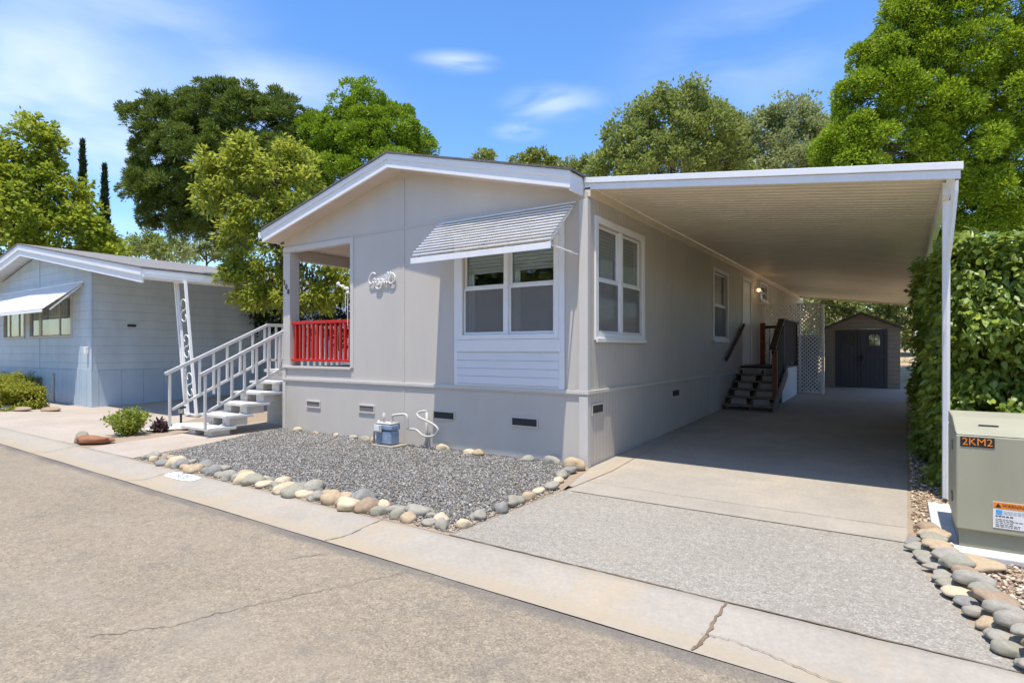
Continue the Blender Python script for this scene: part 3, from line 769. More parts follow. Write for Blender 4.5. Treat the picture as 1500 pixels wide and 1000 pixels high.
# wire garden chair on the porch
def wire_chair(x, y, z, name, label):
    c = thing(name, label, 'chair', (x, y, z))
    mb = MB().lathe((x, y, z + .44), [(.21, 0), (.225, .012), (.21, .024)], 20); mb.build('seat', 'rope', c)
    MB().tube([(x - .2, y + .17, z + .45), (x - .21, y + .22, z + .75), (x - .12, y + .24, z + .88), (x, y + .245, z + .92), (x + .12, y + .24, z + .88), (x + .21, y + .22, z + .75), (x + .2, y + .17, z + .45)], .012, 8).build('backrest', 'rope', c, smooth=True)
    for dx in (-.1, 0, .1): MB().tube([(x + dx, y + .21, z + .46), (x + dx, y + .24, z + .89)], .007, 6).build('back_wire', 'rope', c)
    for sx in (-1, 1):
        for sy in (-1, 1): MB().tube([(x + .15 * sx, y + .15 * sy, z + .44), (x + .20 * sx, y + .2 * sy, z)], .012, 8).build('leg', 'rope', c)
    MB().tube([(x + .185 * math.cos(t * math.pi / 8), y + .185 * math.sin(t * math.pi / 8), z + .16) for t in range(17)], .008, 6).build('stretcher', 'rope', c)
wire_chair(-9.05, 7.75, 1.216, 'garden_chair', 'white wire garden chair standing behind the red porch railing')

# white string ornament at the right edge of the porch opening
orn = thing('hanging_ornament', 'white knotted ornament hanging at right edge of the porch opening', 'ornament', (-8.02, YF - .06, 2.4))
MB().tube([(-8.18, YF - .10, 2.68), (-8.10, YF - .09, 2.65), (-8.02, YF - .07, 2.60), (-7.97, YF - .05, 2.55)], .014, 8).build('bracket', 'rope', orn)
for p, r in (((-8.18, YF - .10, 2.69), .036), ((-8.08, YF - .09, 2.64), .03), ((-8.0, YF - .06, 2.60), .036), ((-7.985, YF - .06, 2.53), .03)):
    MB().lathe((p[0], p[1], p[2] - r), [(r * math.sin(t), r - r * math.cos(t)) for t in np.linspace(.15, 3.0, 8)], 12).build('knot', 'rope', orn, smooth=True)
for dx in (-.04, .02): MB().tube([(-8.0 + dx, YF - .06, 2.54), (-8.01 + dx, YF - .055, 2.2 if dx < 0 else 1.95)], .007, 6).build('cord', 'rope', orn)

# ------------------------------------------------------------------ front stairs
st = thing('front_stairs', 'pale grey wooden staircase with slatted handrails beside the porch', 'stairs', (-10.45, 6.3, 0))
SX0, SX1 = -10.92, -9.98
trz = [.155, .345, .535, .725, .915]; y0s = [5.36 + .335 * i for i in range(5)]
for z, y in zip(trz, y0s):
    t = MB()
    for k in range(2): t.box(SX0 - .03, SX1 + .03, y + k * .245, y + k * .245 + .235, z - .045, z)
    t.build('tread', 'stair', st, .004)
    MB().box(SX0 + .08, SX0 + .32, y + .08, y + .42, max(.006, z - .19), z - .046).build('riser', 'stair', st); MB().box(SX1 - .32, SX1 - .08, y + .08, y + .42, max(.006, z - .19), z - .046).build('riser', 'stair', st)
for x in (SX0 + .22, SX1 - .26):
    mb = MB(); mb.prism([(5.50, .015), (5.75, .015), (7.1, .76), (7.1, .86), (5.50, .08)][::1], 0, x, x + .04); mb.build('stringer', 'stair', st)
MB().box(SX0 - .05, XL - .03, 7.03, 9.0, 1.08, 1.14).build('landing', 'stair', st, .003)
MB().wall(1, 7.09, 7.14, SX0 - .02, XL - .03, -.03, 1.075).build('landing_skirt', 'greige', st); MB().wall(0, SX0 - .02, SX0 + .02, 7.142, 8.98, -.03, 1.075).build('landing_skirt', 'greige', st)
def rail_run(x, pts_top, height_low, first_post):
    MB().bar(pts_top[0], pts_top[1], .045, .06).build('handrail', 'stair', st, .004)
    a = Vector(pts_top[0]) + Vector((0, .12, -height_low)); b = Vector(pts_top[1]) + Vector((0, 0, -height_low))
    s = (pts_top[1][2] - pts_top[0][2]) / (pts_top[1][1] - pts_top[0][1]); a.z += .12 * s
    MB().bar(a, b, .035, .05).build('bottom_rail', 'stair', st, .004)
    n = 8; L = pts_top[1][1] - pts_top[0][1]
    for i in range(n):
        y = pts_top[0][1] + .08 + i * (L - .12) / (n - .9); zt = pts_top[0][2] + s * (y - pts_top[0][1]) - .025
        zb = .155 if i == 0 else zt - height_low + (.0 if i % 3 else -.10)
        MB().box(x - .02, x + .02, y - .02, y + .02, zb, zt).build('baluster', 'stair', st, .003)
rail_run(-10.94, ((-10.94, 5.08, 1.10), (-10.94, 7.10, 2.05)), .70, True)
rail_run(-9.96, ((-9.96, 5.20, 1.10), (-9.96, 7.02, 2.00)), .70, True)
MB().box(-10.965, -10.915, 7.10, 9.0, 2.02, 2.08).build('handrail', 'stair', st, .004)
MB().box(-10.96, -10.92, 7.10, 9.0, 1.30, 1.345).build('bottom_rail', 'stair', st, .004)
for i in range(12): MB().box(-10.96, -10.92, 7.12 + i * .158, 7.16 + i * .158, 1.14, 2.02).build('baluster', 'stair', st, .003)

# ------------------------------------------------------------------ carport
cp = thing('carport', 'white metal carport roof with ribbed underside over the driveway', 'carport', (-1.5, 6.8, 0))
CX0, CX1, CY0, CY1 = -3.44, .44, 6.83, 25.4
def cz(x): return 3.665 - (x + 3.39) * .1285       # underside
prf = []; y = CY0; per = .152
while y < CY1:
    prf += [(y, 0), (y + .112, 0), (y + .120, .022), (y + .144, .022)]; y += per
mb = MB(); vs = []; fs = []
XA, XB = XR + .036, CX1 - .05
for yy, dz in prf: vs += [(XA, yy, cz(XA) + dz), (XB, yy, cz(XB) + dz)]
for i in range(len(prf) - 1): fs.append((2 * i, 2 * i + 1, 2 * i + 3, 2 * i + 2))
mb.add(vs, fs); mb.build('roof_panel', mat('cream_enamel_metal', (.84, .74, .56), .45, .10, 1.6, .03, 30, streak=False), cp)
mb = MB()
mb.hexa([(XA, CY0, cz(XA) + .10), (CX1, CY0, cz(CX1) + .10), (CX1, CY1, cz(CX1) + .10), (XA, CY1, cz(XA) + .10),
         (XA, CY0, cz(XA) + .112), (CX1, CY0, cz(CX1) + .112), (CX1, CY1, cz(CX1) + .112), (XA, CY1, cz(XA) + .112)])
mb.build('top_skin', 'alu', cp)
mb = MB()
for y0, y1, d0, d1, xr in ((CY0 - .04, CY0 - .012, -.035, .045, CX1 + .02), (CY0 - .062, CY0 - .014, .048, .118, CX1 + .04)):
    mb.hexa([(CX0, y0, cz(CX0) + d0), (xr, y0, cz(xr) + d0), (xr, y1, cz(xr) + d0), (CX0, y1, cz(CX0) + d0),
             (CX0, y0, cz(CX0) + d1), (xr, y0, cz(xr) + d1), (xr, y1, cz(xr) + d1), (CX0, y1, cz(CX0) + d1)])
mb.build('front_fascia', 'alu', cp, .004)
mb = MB(); xe = CX1 - .03
mb.box(xe, xe + .012, CY0 - .01, CY1, cz(xe) - .03, cz(xe) + .10); mb.box(xe - .05, xe - .001, CY0 - .01, CY1, cz(xe) - .035, cz(xe) - .005); mb.build('side_gutter', 'alu', cp)
MB().box(.335, .40, 7.0, CY1 - .1, cz(.37) - .14, cz(.37) - .014).build('side_beam', 'alu', cp, .004)
for yp in (7.25, 12.0, 16.6, 21.3): MB().box(.345, .408, yp, yp + .09, zg(yp) - .02, cz(.37) - .141).build('post', 'alu', cp, .006)
MB().tube([(.425, 6.90, cz(.4) - .03), (.425, 6.92, cz(.4) - .12), (.395, 7.10, 2.60), (.378, 7.19, 2.42), (.375, 7.19, .06)], .028, 4).build('downspout', 'alu', cp)
MB().box(CX0, CX1, CY1 - .02, CY1 + .03, 2.98, 3.06).build('rear_fascia', 'alu', cp) if False else None
mb = MB(); a, b = CX0, CX1
mb.hexa([(a, CY1 + .01, cz(a) - .06), (b, CY1 + .01, cz(b) - .06), (b, CY1 + .04, cz(b) - .06), (a, CY1 + .04, cz(a) - .06), (a, CY1 + .01, cz(a) + .11), (b, CY1 + .01, cz(b) + .11), (b, CY1 + .04, cz(b) + .11), (a, CY1 + .04, cz(a) + .11)])
mb.build('rear_fascia', 'cream', cp)

# ------------------------------------------------------------------ side steps, deck, rail
sd = thing('side_steps', 'dark wooden steps and small railed deck at the side door', 'steps', (-2.9, 14.5, .2))
DZ = 1.13
n = 5
for i in range(n):
    y = 13.46 + i * .335; z = .20 + .02 + (i + .55) * .162
    MB().box(-3.36, -2.31, y, y + .27, z - .035, z).build('tread', 'greywood', sd, .004)
    for x in (-3.22, -2.74): MB().box(x, x + .33, y + .255, y + .27, z + .001, z + .12).build('riser', 'grey_riser', sd)
for x in (-3.345, -2.85, -2.355):
    MB().prism([(13.5, .185), (13.75, .185), (15.25, .86), (15.25, 1.04), (13.5, .245)], 0, x, x + .045).build('stringer', 'darkwood', sd)
MB().prism([(13.42, .19), (13.7, .19), (15.3, .90), (15.3, 1.20), (13.42, .34)], 0, -2.30, -2.27).build('side_board', 'greywood', sd)
MB().box(-3.37, -2.39, 15.28, 17.75, DZ - .05, DZ).build('deck', 'darkwood', sd, .003)
MB().box(-3.37, -2.40, 15.30, 15.33, DZ - .17, DZ - .051).build('fascia_board', 'deckskirt', sd)
MB().box(-3.36, -2.43, 15.34, 15.36, .24, DZ - .18).build('front_skirt', 'darkwood', sd)
MB().box(-2.43, -2.40, 15.34, 17.72, .2, DZ - .052).build('side_skirt', 'deckskirt', sd)
MB().box(-2.38, -2.28, 13.86, 13.96, .42, 1.52).build('newel_post', 'redwood', sd, .004)
MB().box(-2.47, -2.38, 15.33, 15.43, DZ, 2.24).build('newel_post', 'darkwood', sd, .004)
MB().box(-2.47, -2.38, 17.6, 17.7, DZ, 2.24).build('newel_post', 'darkwood', sd, .004)
MB().box(-3.33, -3.2, 17.55, 17.66, DZ, 2.30).build('newel_post', 'redwood', sd, .004)
MB().bar((-2.36, 13.82, 1.56), (-2.42, 15.36, 2.28), .14, .045).build('handrail', 'darkwood', sd, .004)
MB().bar((-2.36, 13.82, 1.48), (-2.42, 15.36, 2.20), .04, .09).build('handrail', 'darkwood', sd)
MB().box(-2.50, -2.35, 15.36, 17.75, 2.255, 2.30).build('handrail', 'darkwood', sd, .004)
MB().box(-3.2, -2.48, 17.58, 17.64, 2.14, 2.22).build('handrail', 'darkwood', sd, .004)
for i in range(9):
    y = 14.0 + i * .148; zt = 1.48 + (y - 13.82) / 1.54 * .72
    MB().box(-2.37, -2.335, y, y + .05, .42 + (y - 13.9) * .46, zt).build('baluster', 'darkwood', sd)
for i in range(19): MB().box(-2.44, -2.405, 15.46 + i * .113, 15.52 + i * .113, DZ + .06, 2.254).build('baluster', 'darkwood', sd)
for i in range(5): MB().box(-3.1 + i * .13, -3.085 + i * .13, 17.6, 17.615, DZ, 2.14).build('baluster', 'darkwood', sd)
hr = thing('wall_handrail', 'dark sloping handrail fixed to the side wall above the steps', 'handrail', (XR, 14.6, 1.7))
MB().bar((XR + .07, 13.7, 1.30), (XR + .07, 15.5, 2.18), .045, .06).build('rail', 'darkwood', hr, .004)
for t in (.12, .88): MB().box(XR + .002, XR + .06, 13.7 + 1.8 * t - .02, 13.7 + 1.8 * t + .02, 1.30 + .88 * t - .09, 1.30 + .88 * t - .03).build('bracket', 'black', hr)
wl = thing('wall_lamp', 'small lit porch lamp on the side wall right of the door', 'lamp', (XR, 17.15, 3.2))
MB().box(XR + .002, XR + .03, 17.08, 17.22, 3.12, 3.30).build('back_plate', 'steel', wl, .004)
MB().lathe((XR + .10, 17.15, 3.12), [(.02, .03), (.045, .05), (.05, .08), (.042, .11), (.02, .125)], 14).build('lamp_shade', 'lampglass', wl, smooth=True)
pl = bpy.data.lights.new('lamp_bulb', 'POINT'); pl.energy = .5; pl.color = (1, .72, .42); pl.shadow_soft_size = .05
po = bpy.data.objects.new('lamp_bulb', pl); COL.objects.link(po); po.parent = wl; po.location = (.24, -.05, .0)

# lattice screen
lt = thing('lattice_screen', 'white diagonal lattice screen standing behind the side deck', 'lattice', (-2.6, 18.0, zg(18)))
def lattice(x0, x1, z0, z1, y):
    mb = MB(); s = .105; w = .032
    for sgn, yy in ((1, y), (-1, y + .011)):
        c = -8.0
        while c < 8:
            # line z = sgn*(x - x0) + c, clipped to the panel
            pts = []
            for x in (x0, x1):
                z = sgn * (x - x0) + c
                if z0 <= z <= z1: pts.append((x, z))
            for z in (z0, z1):
                x = x0 + (z - c) * sgn
                if x0 < x < x1: pts.append((x, z))
            if len(pts) >= 2 and math.dist(pts[0], pts[1]) > .03:
                (a, b), (e, f) = pts[:2]
                mb.bar((a, yy, b), (e, yy, f), .009, w, (0, 1, 0)) if False else mb.bar((a, yy, b), (e, yy, f), w, .009, (0, 1, 0))
            c += s
    return mb
lz = zg(18) + .06
lattice(-3.3, -2.40, lz, 2.80, 18.0).build('lattice_panel', 'white', lt)
lattice(-2.36, -1.83, lz, 2.80, 18.0).build('lattice_panel', 'white', lt)
for x0, x1 in ((-3.35, -3.27), (-2.40, -2.36), (-1.83, -1.76)): MB().box(x0, x1, 17.97, 18.05, zg(18) - .02, 2.84).build('lattice_post', 'white', lt, .004)
MB().box(-3.35, -1.76, 17.97, 18.05, 2.805, 2.845).build('top_rail', 'white', lt); MB().box(-3.27, -1.83, 17.98, 18.04, lz - .04, lz).build('bottom_rail', 'white', lt)
def bin_(x, y, w, h, m, label):
    b = thing('wheeled_bin', label, 'bin', (x, y, zg(y)), 'bins behind the lattice'); z = zg(y)
    q = w * .42
    MB().hexa([(x - q, y - q, z + .08), (x + q, y - q, z + .08), (x + q, y + q, z + .08), (x - q, y + q, z + .08), (x - w / 2, y - w / 2, z + h), (x + w / 2, y - w / 2, z + h), (x + w / 2, y + w / 2, z + h), (x - w / 2, y + w / 2, z + h)]).build('body', m, b, .01)
    MB().hexa([(x - w * .53, y - w * .55, z + h + .002), (x + w * .53, y - w * .55, z + h + .002), (x + w * .53, y + w * .53, z + h + .002), (x - w * .53, y + w * .53, z + h + .002), (x - w * .5, y - w * .5, z + h + .03), (x + w * .5, y - w * .5, z + h + .03), (x + w * .5, y + w * .5, z + h + .09), (x - w * .5, y + w * .5, z + h + .09)]).build('lid', m, b, .008)
    for s in (-1, 1): MB().prism([(y + q + .1 * math.cos(t), z + .1 + .1 * math.sin(t)) for t in np.linspace(0, 6.28, 15)[:-1]], 0, x + s * q - .03, x + s * q + .03).build('wheel', 'black', b)
bin_(-2.28, 19.0, .55, 1.55, 'bindark', 'tall charcoal wheeled bin behind the white lattice')
bin_(-2.95, 18.9, .55, .85, 'binblue', 'low blue wheeled bin behind the white lattice')

# ------------------------------------------------------------------ shed
sh = thing('storage_shed', 'tan garden shed with charcoal double doors at the end of the driveway', 'shed', (-1.0, 20.4, zg(20.4)))
z0 = zg(20.4) - .02; SY = 20.4; a, b = -1.98, -.02; ev = 2.18; pk = 2.62; dx0, dx1, dz1 = -1.70, -.33, 2.16
mb = MB(); mb.wall(1, SY, SY + .06, a, b, z0, ev, [(dx0, dx1, z0, dz1)]); mb.prism([(a, ev + .002), (b, ev + .002), ((a + b) / 2, pk)], 1, SY, SY + .06)
mb.wall(0, a, a + .05, SY + .061, SY + 2.2, z0, ev); mb.wall(0, b, b - .05, SY + .061, SY + 2.2, z0, ev); mb.wall(1, SY + 2.15, SY + 2.2, a + .05, b - .05, z0, ev)
mb.build('wall', 'shedwall', sh)
mb = MB(); c = (a + b) / 2
for p, q in ((a - .1, c), (c, b + .1)):
    f = lambda x: pk + .02 - (pk - ev) * abs(x - c) / (c - a)
    mb.hexa([(p, SY - .1, f(p)), (q, SY - .1, f(q)), (q, SY + 2.3, f(q)), (p, SY + 2.3, f(p)), (p, SY - .1, f(p) + .05), (q, SY - .1, f(q) + .05), (q, SY + 2.3, f(q) + .05), (p, SY + 2.3, f(p) + .05)])
mb.build('roof', 'shedroof', sh)
for i, (p, q) in enumerate(((dx0 + .005, (dx0 + dx1) / 2 - .004), ((dx0 + dx1) / 2 + .004, dx1 - .005))):
    d = MB().box(p, q, SY + .012, SY + .05, z0 + .03, dz1 - .005).build('door', 'sheddoor', sh, .003)
    mb = MB(); t = .07
    mb.box(p, p + t, SY, SY + .0115, z0 + .03, dz1 - .01); mb.box(q - t, q, SY, SY + .0115, z0 + .03, dz1 - .01)
    for zz in (z0 + .03, 1.30, dz1 - .1): mb.box(p + t, q - t, SY, SY + .0115, zz, zz + .09)
    mb.build('door_frame', mat('charcoal_frame', (.055, .055, .058), .5), d)
    wx0, wx1 = (p + .21, q - .19)
    mb = MB().prism([(wx0, 1.66), (wx1, 1.66), (wx1, 1.96), (wx0 + (wx1 - wx0) * .75, 2.0), (wx0 + (wx1 - wx0) * .25, 2.0), (wx0, 1.96)], 1, SY + .004, SY + .0118)
    wn = mb.build('pane', mat('mirror_pane', (.55, .6, .65), .05, .05, 1, 0, metal=1.0) if i else mat('dark_pane', (.03, .03, .03), .2, .05, 1, 0), d)
    mb = MB(); mx = (wx0 + wx1) / 2; mb.box(mx - .008, mx + .008, SY - .002, SY + .0038, 1.66, 2.0); mb.box(wx0, wx1, SY - .002, SY + .0036, 1.80, 1.816); mb.build('glazing_bar', 'sheddoor', d)
    MB().box((q - .06) if i == 0 else (p + .02), (q - .02) if i == 0 else (p + .06), SY - .03, SY - .0005, 1.2, 1.36).build('handle', 'black', d)

# ------------------------------------------------------------------ pad transformer
px0, px1, pyf, pyb = .345, 2.05, 5.50, 6.35
pad = MB().hexa([(px0 - .13, pyf - .14, -.02), (px1 + .1, pyf - .14, -.02), (px1 + .1, pyb + .6, -.02), (px0 - .13, pyb + .6, -.02), (px0 - .13, pyf - .14, .055), (px1 + .1, pyf - .14, .055), (px1 + .1, pyb + .6, .055), (px0 - .13, pyb + .6, .055)]).build('concrete_pad', mat('pale_grey_pad', (.60, .59, .56), .85, .12, 4, .3, 40), None, .01, loc=(1.2, 5.9, 0))
tag(pad, 'pale concrete pad under the green utility cabinet', 'pad')
tb = thing('utility_cabinet', 'sage green utility cabinet with orange lettering beside the driveway', 'utility box', (1.2, 5.9, .055))
MB().box(px0 + .02, px1 - .02, pyf + .03, pyb, .055, .20).build('base', 'boxdark', tb)
H1, H2 = .90, 1.0
MB().hexa([(px0, pyf, .19), (px1, pyf, .19), (px1, pyb + .02, .19), (px0, pyb + .02, .19), (px0, pyf, H1), (px1, pyf, H1), (px1, pyb + .02, H1), (px0, pyb + .02, H1)]).build('body', 'boxgreen', tb, .012)
MB().hexa([(px0, pyf - .002, H1 + .002), (px1, pyf - .002, H1 + .002), (px1, pyb + .02, H1 + .002), (px0, pyb + .02, H1 + .002), (px0, pyf + .42, H2), (px1, pyf + .42, H2), (px1, pyb + .02, H2 + .01), (px0, pyb + .02, H2 + .01)]).build('lid', 'boxgreen', tb, .01)
MB().box(px0 + .15, px0 + .27, pyf + .2, pyf + .215, .955, .962).build('lid_slot', 'ink', tb)
pt = MB().box(px0 + .025, px0 + .225, pyf - .004, pyf - .001, .815, .90 - .012).build('number_plate', 'ink', tb)
lettering('letter', '2KM2', .076, 'orange', pt, (px0 + .125, pyf - .006, .85), sx=.98, depth=.001)
lbl = MB().box(px0 + .215, px0 + .43, pyf - .004, pyf - .001, .235, .425).build('warning_label', 'paper', tb)
MB().box(px0 + .217, px0 + .428, pyf - .0055, pyf - .0042, .378, .423).build('heading', 'orange', lbl)
lettering('letter', 'WARNING', .034, 'ink', lbl, (px0 + .338, pyf - .0065, .40), sx=.85, depth=.0005)
MB().prism([(px0 + .228, .386), (px0 + .262, .386), (px0 + .245, .416)], 1, pyf - .0068, pyf - .0057).build('symbol', 'ink', lbl)
MB().box(px0 + .232, px0 + .268, pyf - .0055, pyf - .0042, .335, .368).build('symbol', 'skyprint', lbl)
r = random.Random(3)
for k, z in enumerate((.318, .298, .286, .272, .258, .246)):
    mb = MB(); x = px0 + .23; xe = px0 + .23 + (.10 if k == 0 else r.uniform(.10, .18))
    while x < xe: w = r.uniform(.008, .024); mb.box(x, min(x + w, xe), pyf - .0052, pyf - .0042, z, z + (.008 if k == 0 else .004)); x += w + .005
    mb.build('text_line', 'ink', lbl)
for k, z in enumerate((.36, .35, .34)):
    mb = MB(); x = px0 + .275; xe = px0 + r.uniform(.36, .415)
    while x < xe: w = r.uniform(.008, .024); mb.box(x, min(x + w, xe), pyf - .0052, pyf - .0042, z, z + .004); x += w + .005
    mb.build('text_line', 'inkblue', lbl)
lb2 = MB().box(px0 + .434, px0 + .66, pyf - .004, pyf - .001, .235, .425).build('notice_label', 'paper', tb)
MB().box(px0 + .436, px0 + .658, pyf - .0055, pyf - .0042, .385, .423).build('heading', 'skyprint', lb2)
lettering('letter', 'NOTICE', .03, 'paper', lb2, (px0 + .55, pyf - .0065, .404), sx=.9, depth=.0005)
mb = MB(); mb.prism([(px0 + .47 + .0, .32), (px0 + .51, .32), (px0 + .49, .372)], 1, pyf - .0055, pyf - .0042); mb.box(px0 + .52, px0 + .56, pyf - .0055, pyf - .0042, .325, .36); mb.build('symbol', 'skyprint', lb2)
for k, z in enumerate((.305, .295, .285, .265, .255, .245)):
    mb = MB(); x = px0 + .445; xe = px0 + r.uniform(.56, .64)
    while x < xe: w = r.uniform(.008, .024); mb.box(x, min(x + w, xe), pyf - .0052, pyf - .0042, z, z + .004); x += w + .005
    mb.build('text_line', 'inkblue' if k < 3 else 'ink', lb2)
for z in (.30, .80): MB().lathe((0, 0, 0), [(.012, 0), (.012, .01), (.006, .013)], 10).build('bolt', 'steel', tb).location = (px0 - .007 - 1.2, pyf + .1 - 5.9, z - .055)
MB().box(px0 + .86, px0 + .866, pyf - .0025, pyf - .0005, .20, .885).build('door_seam', 'boxdark', tb)
for z in (.33, .74): MB().box(px0 - .012, px0 - .0005, pyf + .30, pyf + .40, z, z + .07).build('hinge', 'boxdark', tb, .003)
MB().prism([(px0 + .425, .60), (px0 + .44, .545), (px0 + .475, .52), (px0 + .50, .56), (px0 + .505, .63), (px0 + .48, .67), (px0 + .44, .66)], 1, pyf - .003, pyf - .0008).build('paint_patch', 'steelgrey', tb)
MB().lathe((0, 0, 0), [(.055, 0), (.06, .012), (.03, .02)], 16).build('lock_cover', 'steel', tb).matrix_local = __import__('mathutils').Matrix.Translation((px0 + .60 - 1.2, pyf - .001 - 5.9, .64 - .055)) @ __import__('mathutils').Matrix.Rotation(R(90), 4, 'X')

# ------------------------------------------------------------------ gas meter
gm = thing('gas_meter', 'blue grey gas meter with pale pipes standing at the front wall', 'gas meter', (-6.75, 6.45, .03))
gx, gy = -6.70, 6.42
MB().box(gx - .22, gx + .25, gy - .15, gy + .2, .0, .055).build('base_slab', 'concrete', gm, .01)
MB().box(gx - .17, gx + .17, gy - .10, gy + .10, .06, .28).build('body', 'bluegrey', gm, .03)
MB().box(gx - .18, gx + .18, gy - .11, gy + .11, .282, .38).build('head', 'bluegrey', gm, .025); MB().box(gx - .175, gx + .175, gy - .105, gy + .105, .3805, .395).build('top_plate', 'pipe', gm, .006)
MB().box(gx - .17, gx + .0, gy - .14, gy - .111, .25, .37).build('index_box', 'pipe', gm, .01)
MB().box(gx - .15, gx - .04, gy - .147, gy - .141, .27, .35).build('dial_face', 'paper', gm, .004)
MB().lathe((gx - .2, gy, .30), [(.01, 0), (.06, .01), (.07, .03), (.05, .06), (.02, .07), (.02, .12)], 14).build('regulator', 'pipe', gm, smooth=True)
MB().tube([(gx - .08, gy, .39), (gx - .08, gy, .54)], .02, 10).build('inlet_pipe', 'pipe', gm, smooth=True)
MB().tube(smooth_path([(gx + .10, gy, .39), (gx + .10, gy, .47), (gx + .12, gy, .51), (gx + .17, gy + .03, .525), (gx + .27, gy + .1, .53), (gx + .32, gy + .1, .50), (gx + .33, gy + .1, .40), (gx + .33, gy + .1, .30)]), .02, 10).build('outlet_pipe', 'pipe', gm, smooth=True)
MB().tube([(gx - .13, gy, .31), (gx - .26, gy - .02, .31), (gx - .28, gy - .02, .26), (gx - .28, gy - .02, .04)], .02, 10).build('supply_pipe', 'pipe', gm, smooth=True)
MB().tube([(-6.10, gy + .25, .0), (-6.10, gy + .25, .575)], .022, 10).build('riser_pipe', 'pipe', gm, smooth=True)
MB().tube([(-6.1 + (u - 630) * .0156, gy + q, .585 - (v - 600) * .0107) for u, v, q in smooth_path([(630, 600, .25), (625, 600, .22), (621, 604, .18), (628, 609, .14), (640, 613, .12), (649, 618, .12), (652, 624, .12), (648, 631, .12), (640, 634, .12), (632, 633, .12), (627, 629, .12), (623, 626, .12), (615, 626, .12)], 4)], .017, 10).build('hose', 'pipe', gm, smooth=True)

# number painted on the kerb
kn = thing('kerb_number', 'white painted panel with faded house number on the kerb', 'number', (-7.25, 3.5, 0))
mb = MB(); ring = []
for k in range(28):
    t = 2 * math.pi * k / 28; u = abs(math.cos(t)) ** .6 * math.copysign(1, math.cos(t)) * .33; v = abs(math.sin(t)) ** .6 * math.copysign(1, math.sin(t)) * .095
    x, y = -7.25 + u, be(-7.25) - .155 + v; ring.append((x, y, kz(x, y)))
mb.add(ring, [tuple(range(28))]); mb.build('paint', 'road_paint', kn)
lettering('digit', '308', .17, 'inkblue', kn, (-7.25, be(-7.25) - .155, .008), rot=(4, 0, 0), sx=1.25, depth=.0006)

# ------------------------------------------------------------------ the blue neighbour
BX, BY = -17.85, 6.45
bh = thing('blue_house', 'pale blue boarded mobile home with white gable and deep side eave', 'house', (-21.6, 6.45, 0))
mb = MB(); bw = [(-24.75, -22.9, 1.95, 3.0), (-22.35, -19.2, 1.95, 3.0)]
mb.wall(1, BY, BY + .12, -25.4, BX, .99, 3.62, bw); mb.prism([(-25.4, 3.622), (BX, 3.622), (BX, 3.70), (-21.6, 4.42), (-25.4, 3.70)], 1, BY + .001, BY + .12)
mb.build('front_wall', 'blue', bh)
mb = MB(); mb.wall(0, BX, BX - .12, BY + .121, 11.1, .99, 3.72); mb.wall(0, BX - 1.4, BX - 1.52, 11.1, 24, 0, 3.72); mb.wall(1, 11.1, 11.0, BX - 1.5, BX - .12, 0, 3.7); mb.wall(0, -25.4, -25.28, BY + .12, 24, 0, 3.7); mb.wall(1, 24, 23.9, -25.28, BX - 1.52, 0, 3.7)
mb.build('side_wall', 'blue', bh)
mb = MB(); mb.wall(1, BY - .015, BY + .05, -25.42, BX + .015, -.05, .985); mb.build('front_skirting', 'blueskirt', bh)
mb = MB(); mb.wall(0, BX + .015, BX - .05, BY + .051, 11.1, -.05, .985); mb.build('side_skirting', 'blueside', bh)
MB().box(-21.62, -21.57, BY - .012, BY - .001, 1.0, 4.3).build('seam_batten', 'blueskirt', bh); MB().box(BX - .1, BX + .012, BY - .012, BY - .001, 1.0, 3.7).build('corner_trim', 'blueskirt', bh)
BF = 5.95; ex = -13.84
def bz(x): return 4.63 - .168 * abs(x + 21.57)
mb = MB()
for p, q in ((-29.2, -21.57), (-21.57, ex)):
    for yo, d0, d1, in ((0, -.32, -.16), (-.03, -.155, .0)):
        mb.hexa([(p, BF + yo, bz(p) + d0), (q, BF + yo, bz(q) + d0), (q, BF + .04, bz(q) + d0), (p, BF + .04, bz(p) + d0), (p, BF + yo, bz(p) + d1), (q, BF + yo, bz(q) + d1), (q, BF + .04, bz(q) + d1), (p, BF + .04, bz(p) + d1)])
mb.build('gable_fascia', 'white', bh)
EY = 15.0
mb = MB(); mb.box(ex - .03, ex + .0, BF + .042, EY, bz(ex) - .24, bz(ex) - .005); mb.box(ex + .001, ex + .07, BF + .0, EY, bz(ex) - .20, bz(ex) - .12); mb.build('side_fascia', 'white', bh)
mb = MB()
for p, q in ((-29.2, -21.57), (-21.57, ex + .03)):
    mb.hexa([(p, BF - .05, bz(p) + .004), (q, BF - .05, bz(q) + .004), (q, 15.0 if q > -20 else 24, bz(q) + .004), (p, 24 if p < -22 else 15, bz(p) + .004), (p, BF - .05, bz(p) + .04), (q, BF - .05, bz(q) + .04), (q, 15.0 if q > -20 else 24, bz(q) + .04), (p, 24 if p < -22 else 15, bz(p) + .04)])
mb.build('roof', 'oldshingle', bh)
mb = MB()
for p, q in ((-29.2, -21.57), (-21.57, ex - .032)):
    mb.hexa([(p, BF + .042, bz(p) - .14), (q, BF + .042, bz(q) - .14), (q, 15, bz(q) - .14), (p, 15, bz(p) - .14), (p, BF + .042, bz(p) - .12), (q, BF + .042, bz(q) - .12), (q, 15, bz(q) - .12), (p, 15, bz(p) - .12)])
mb.build('soffit', mat('grey_white_soffit', (.6, .6, .58), .6), bh)
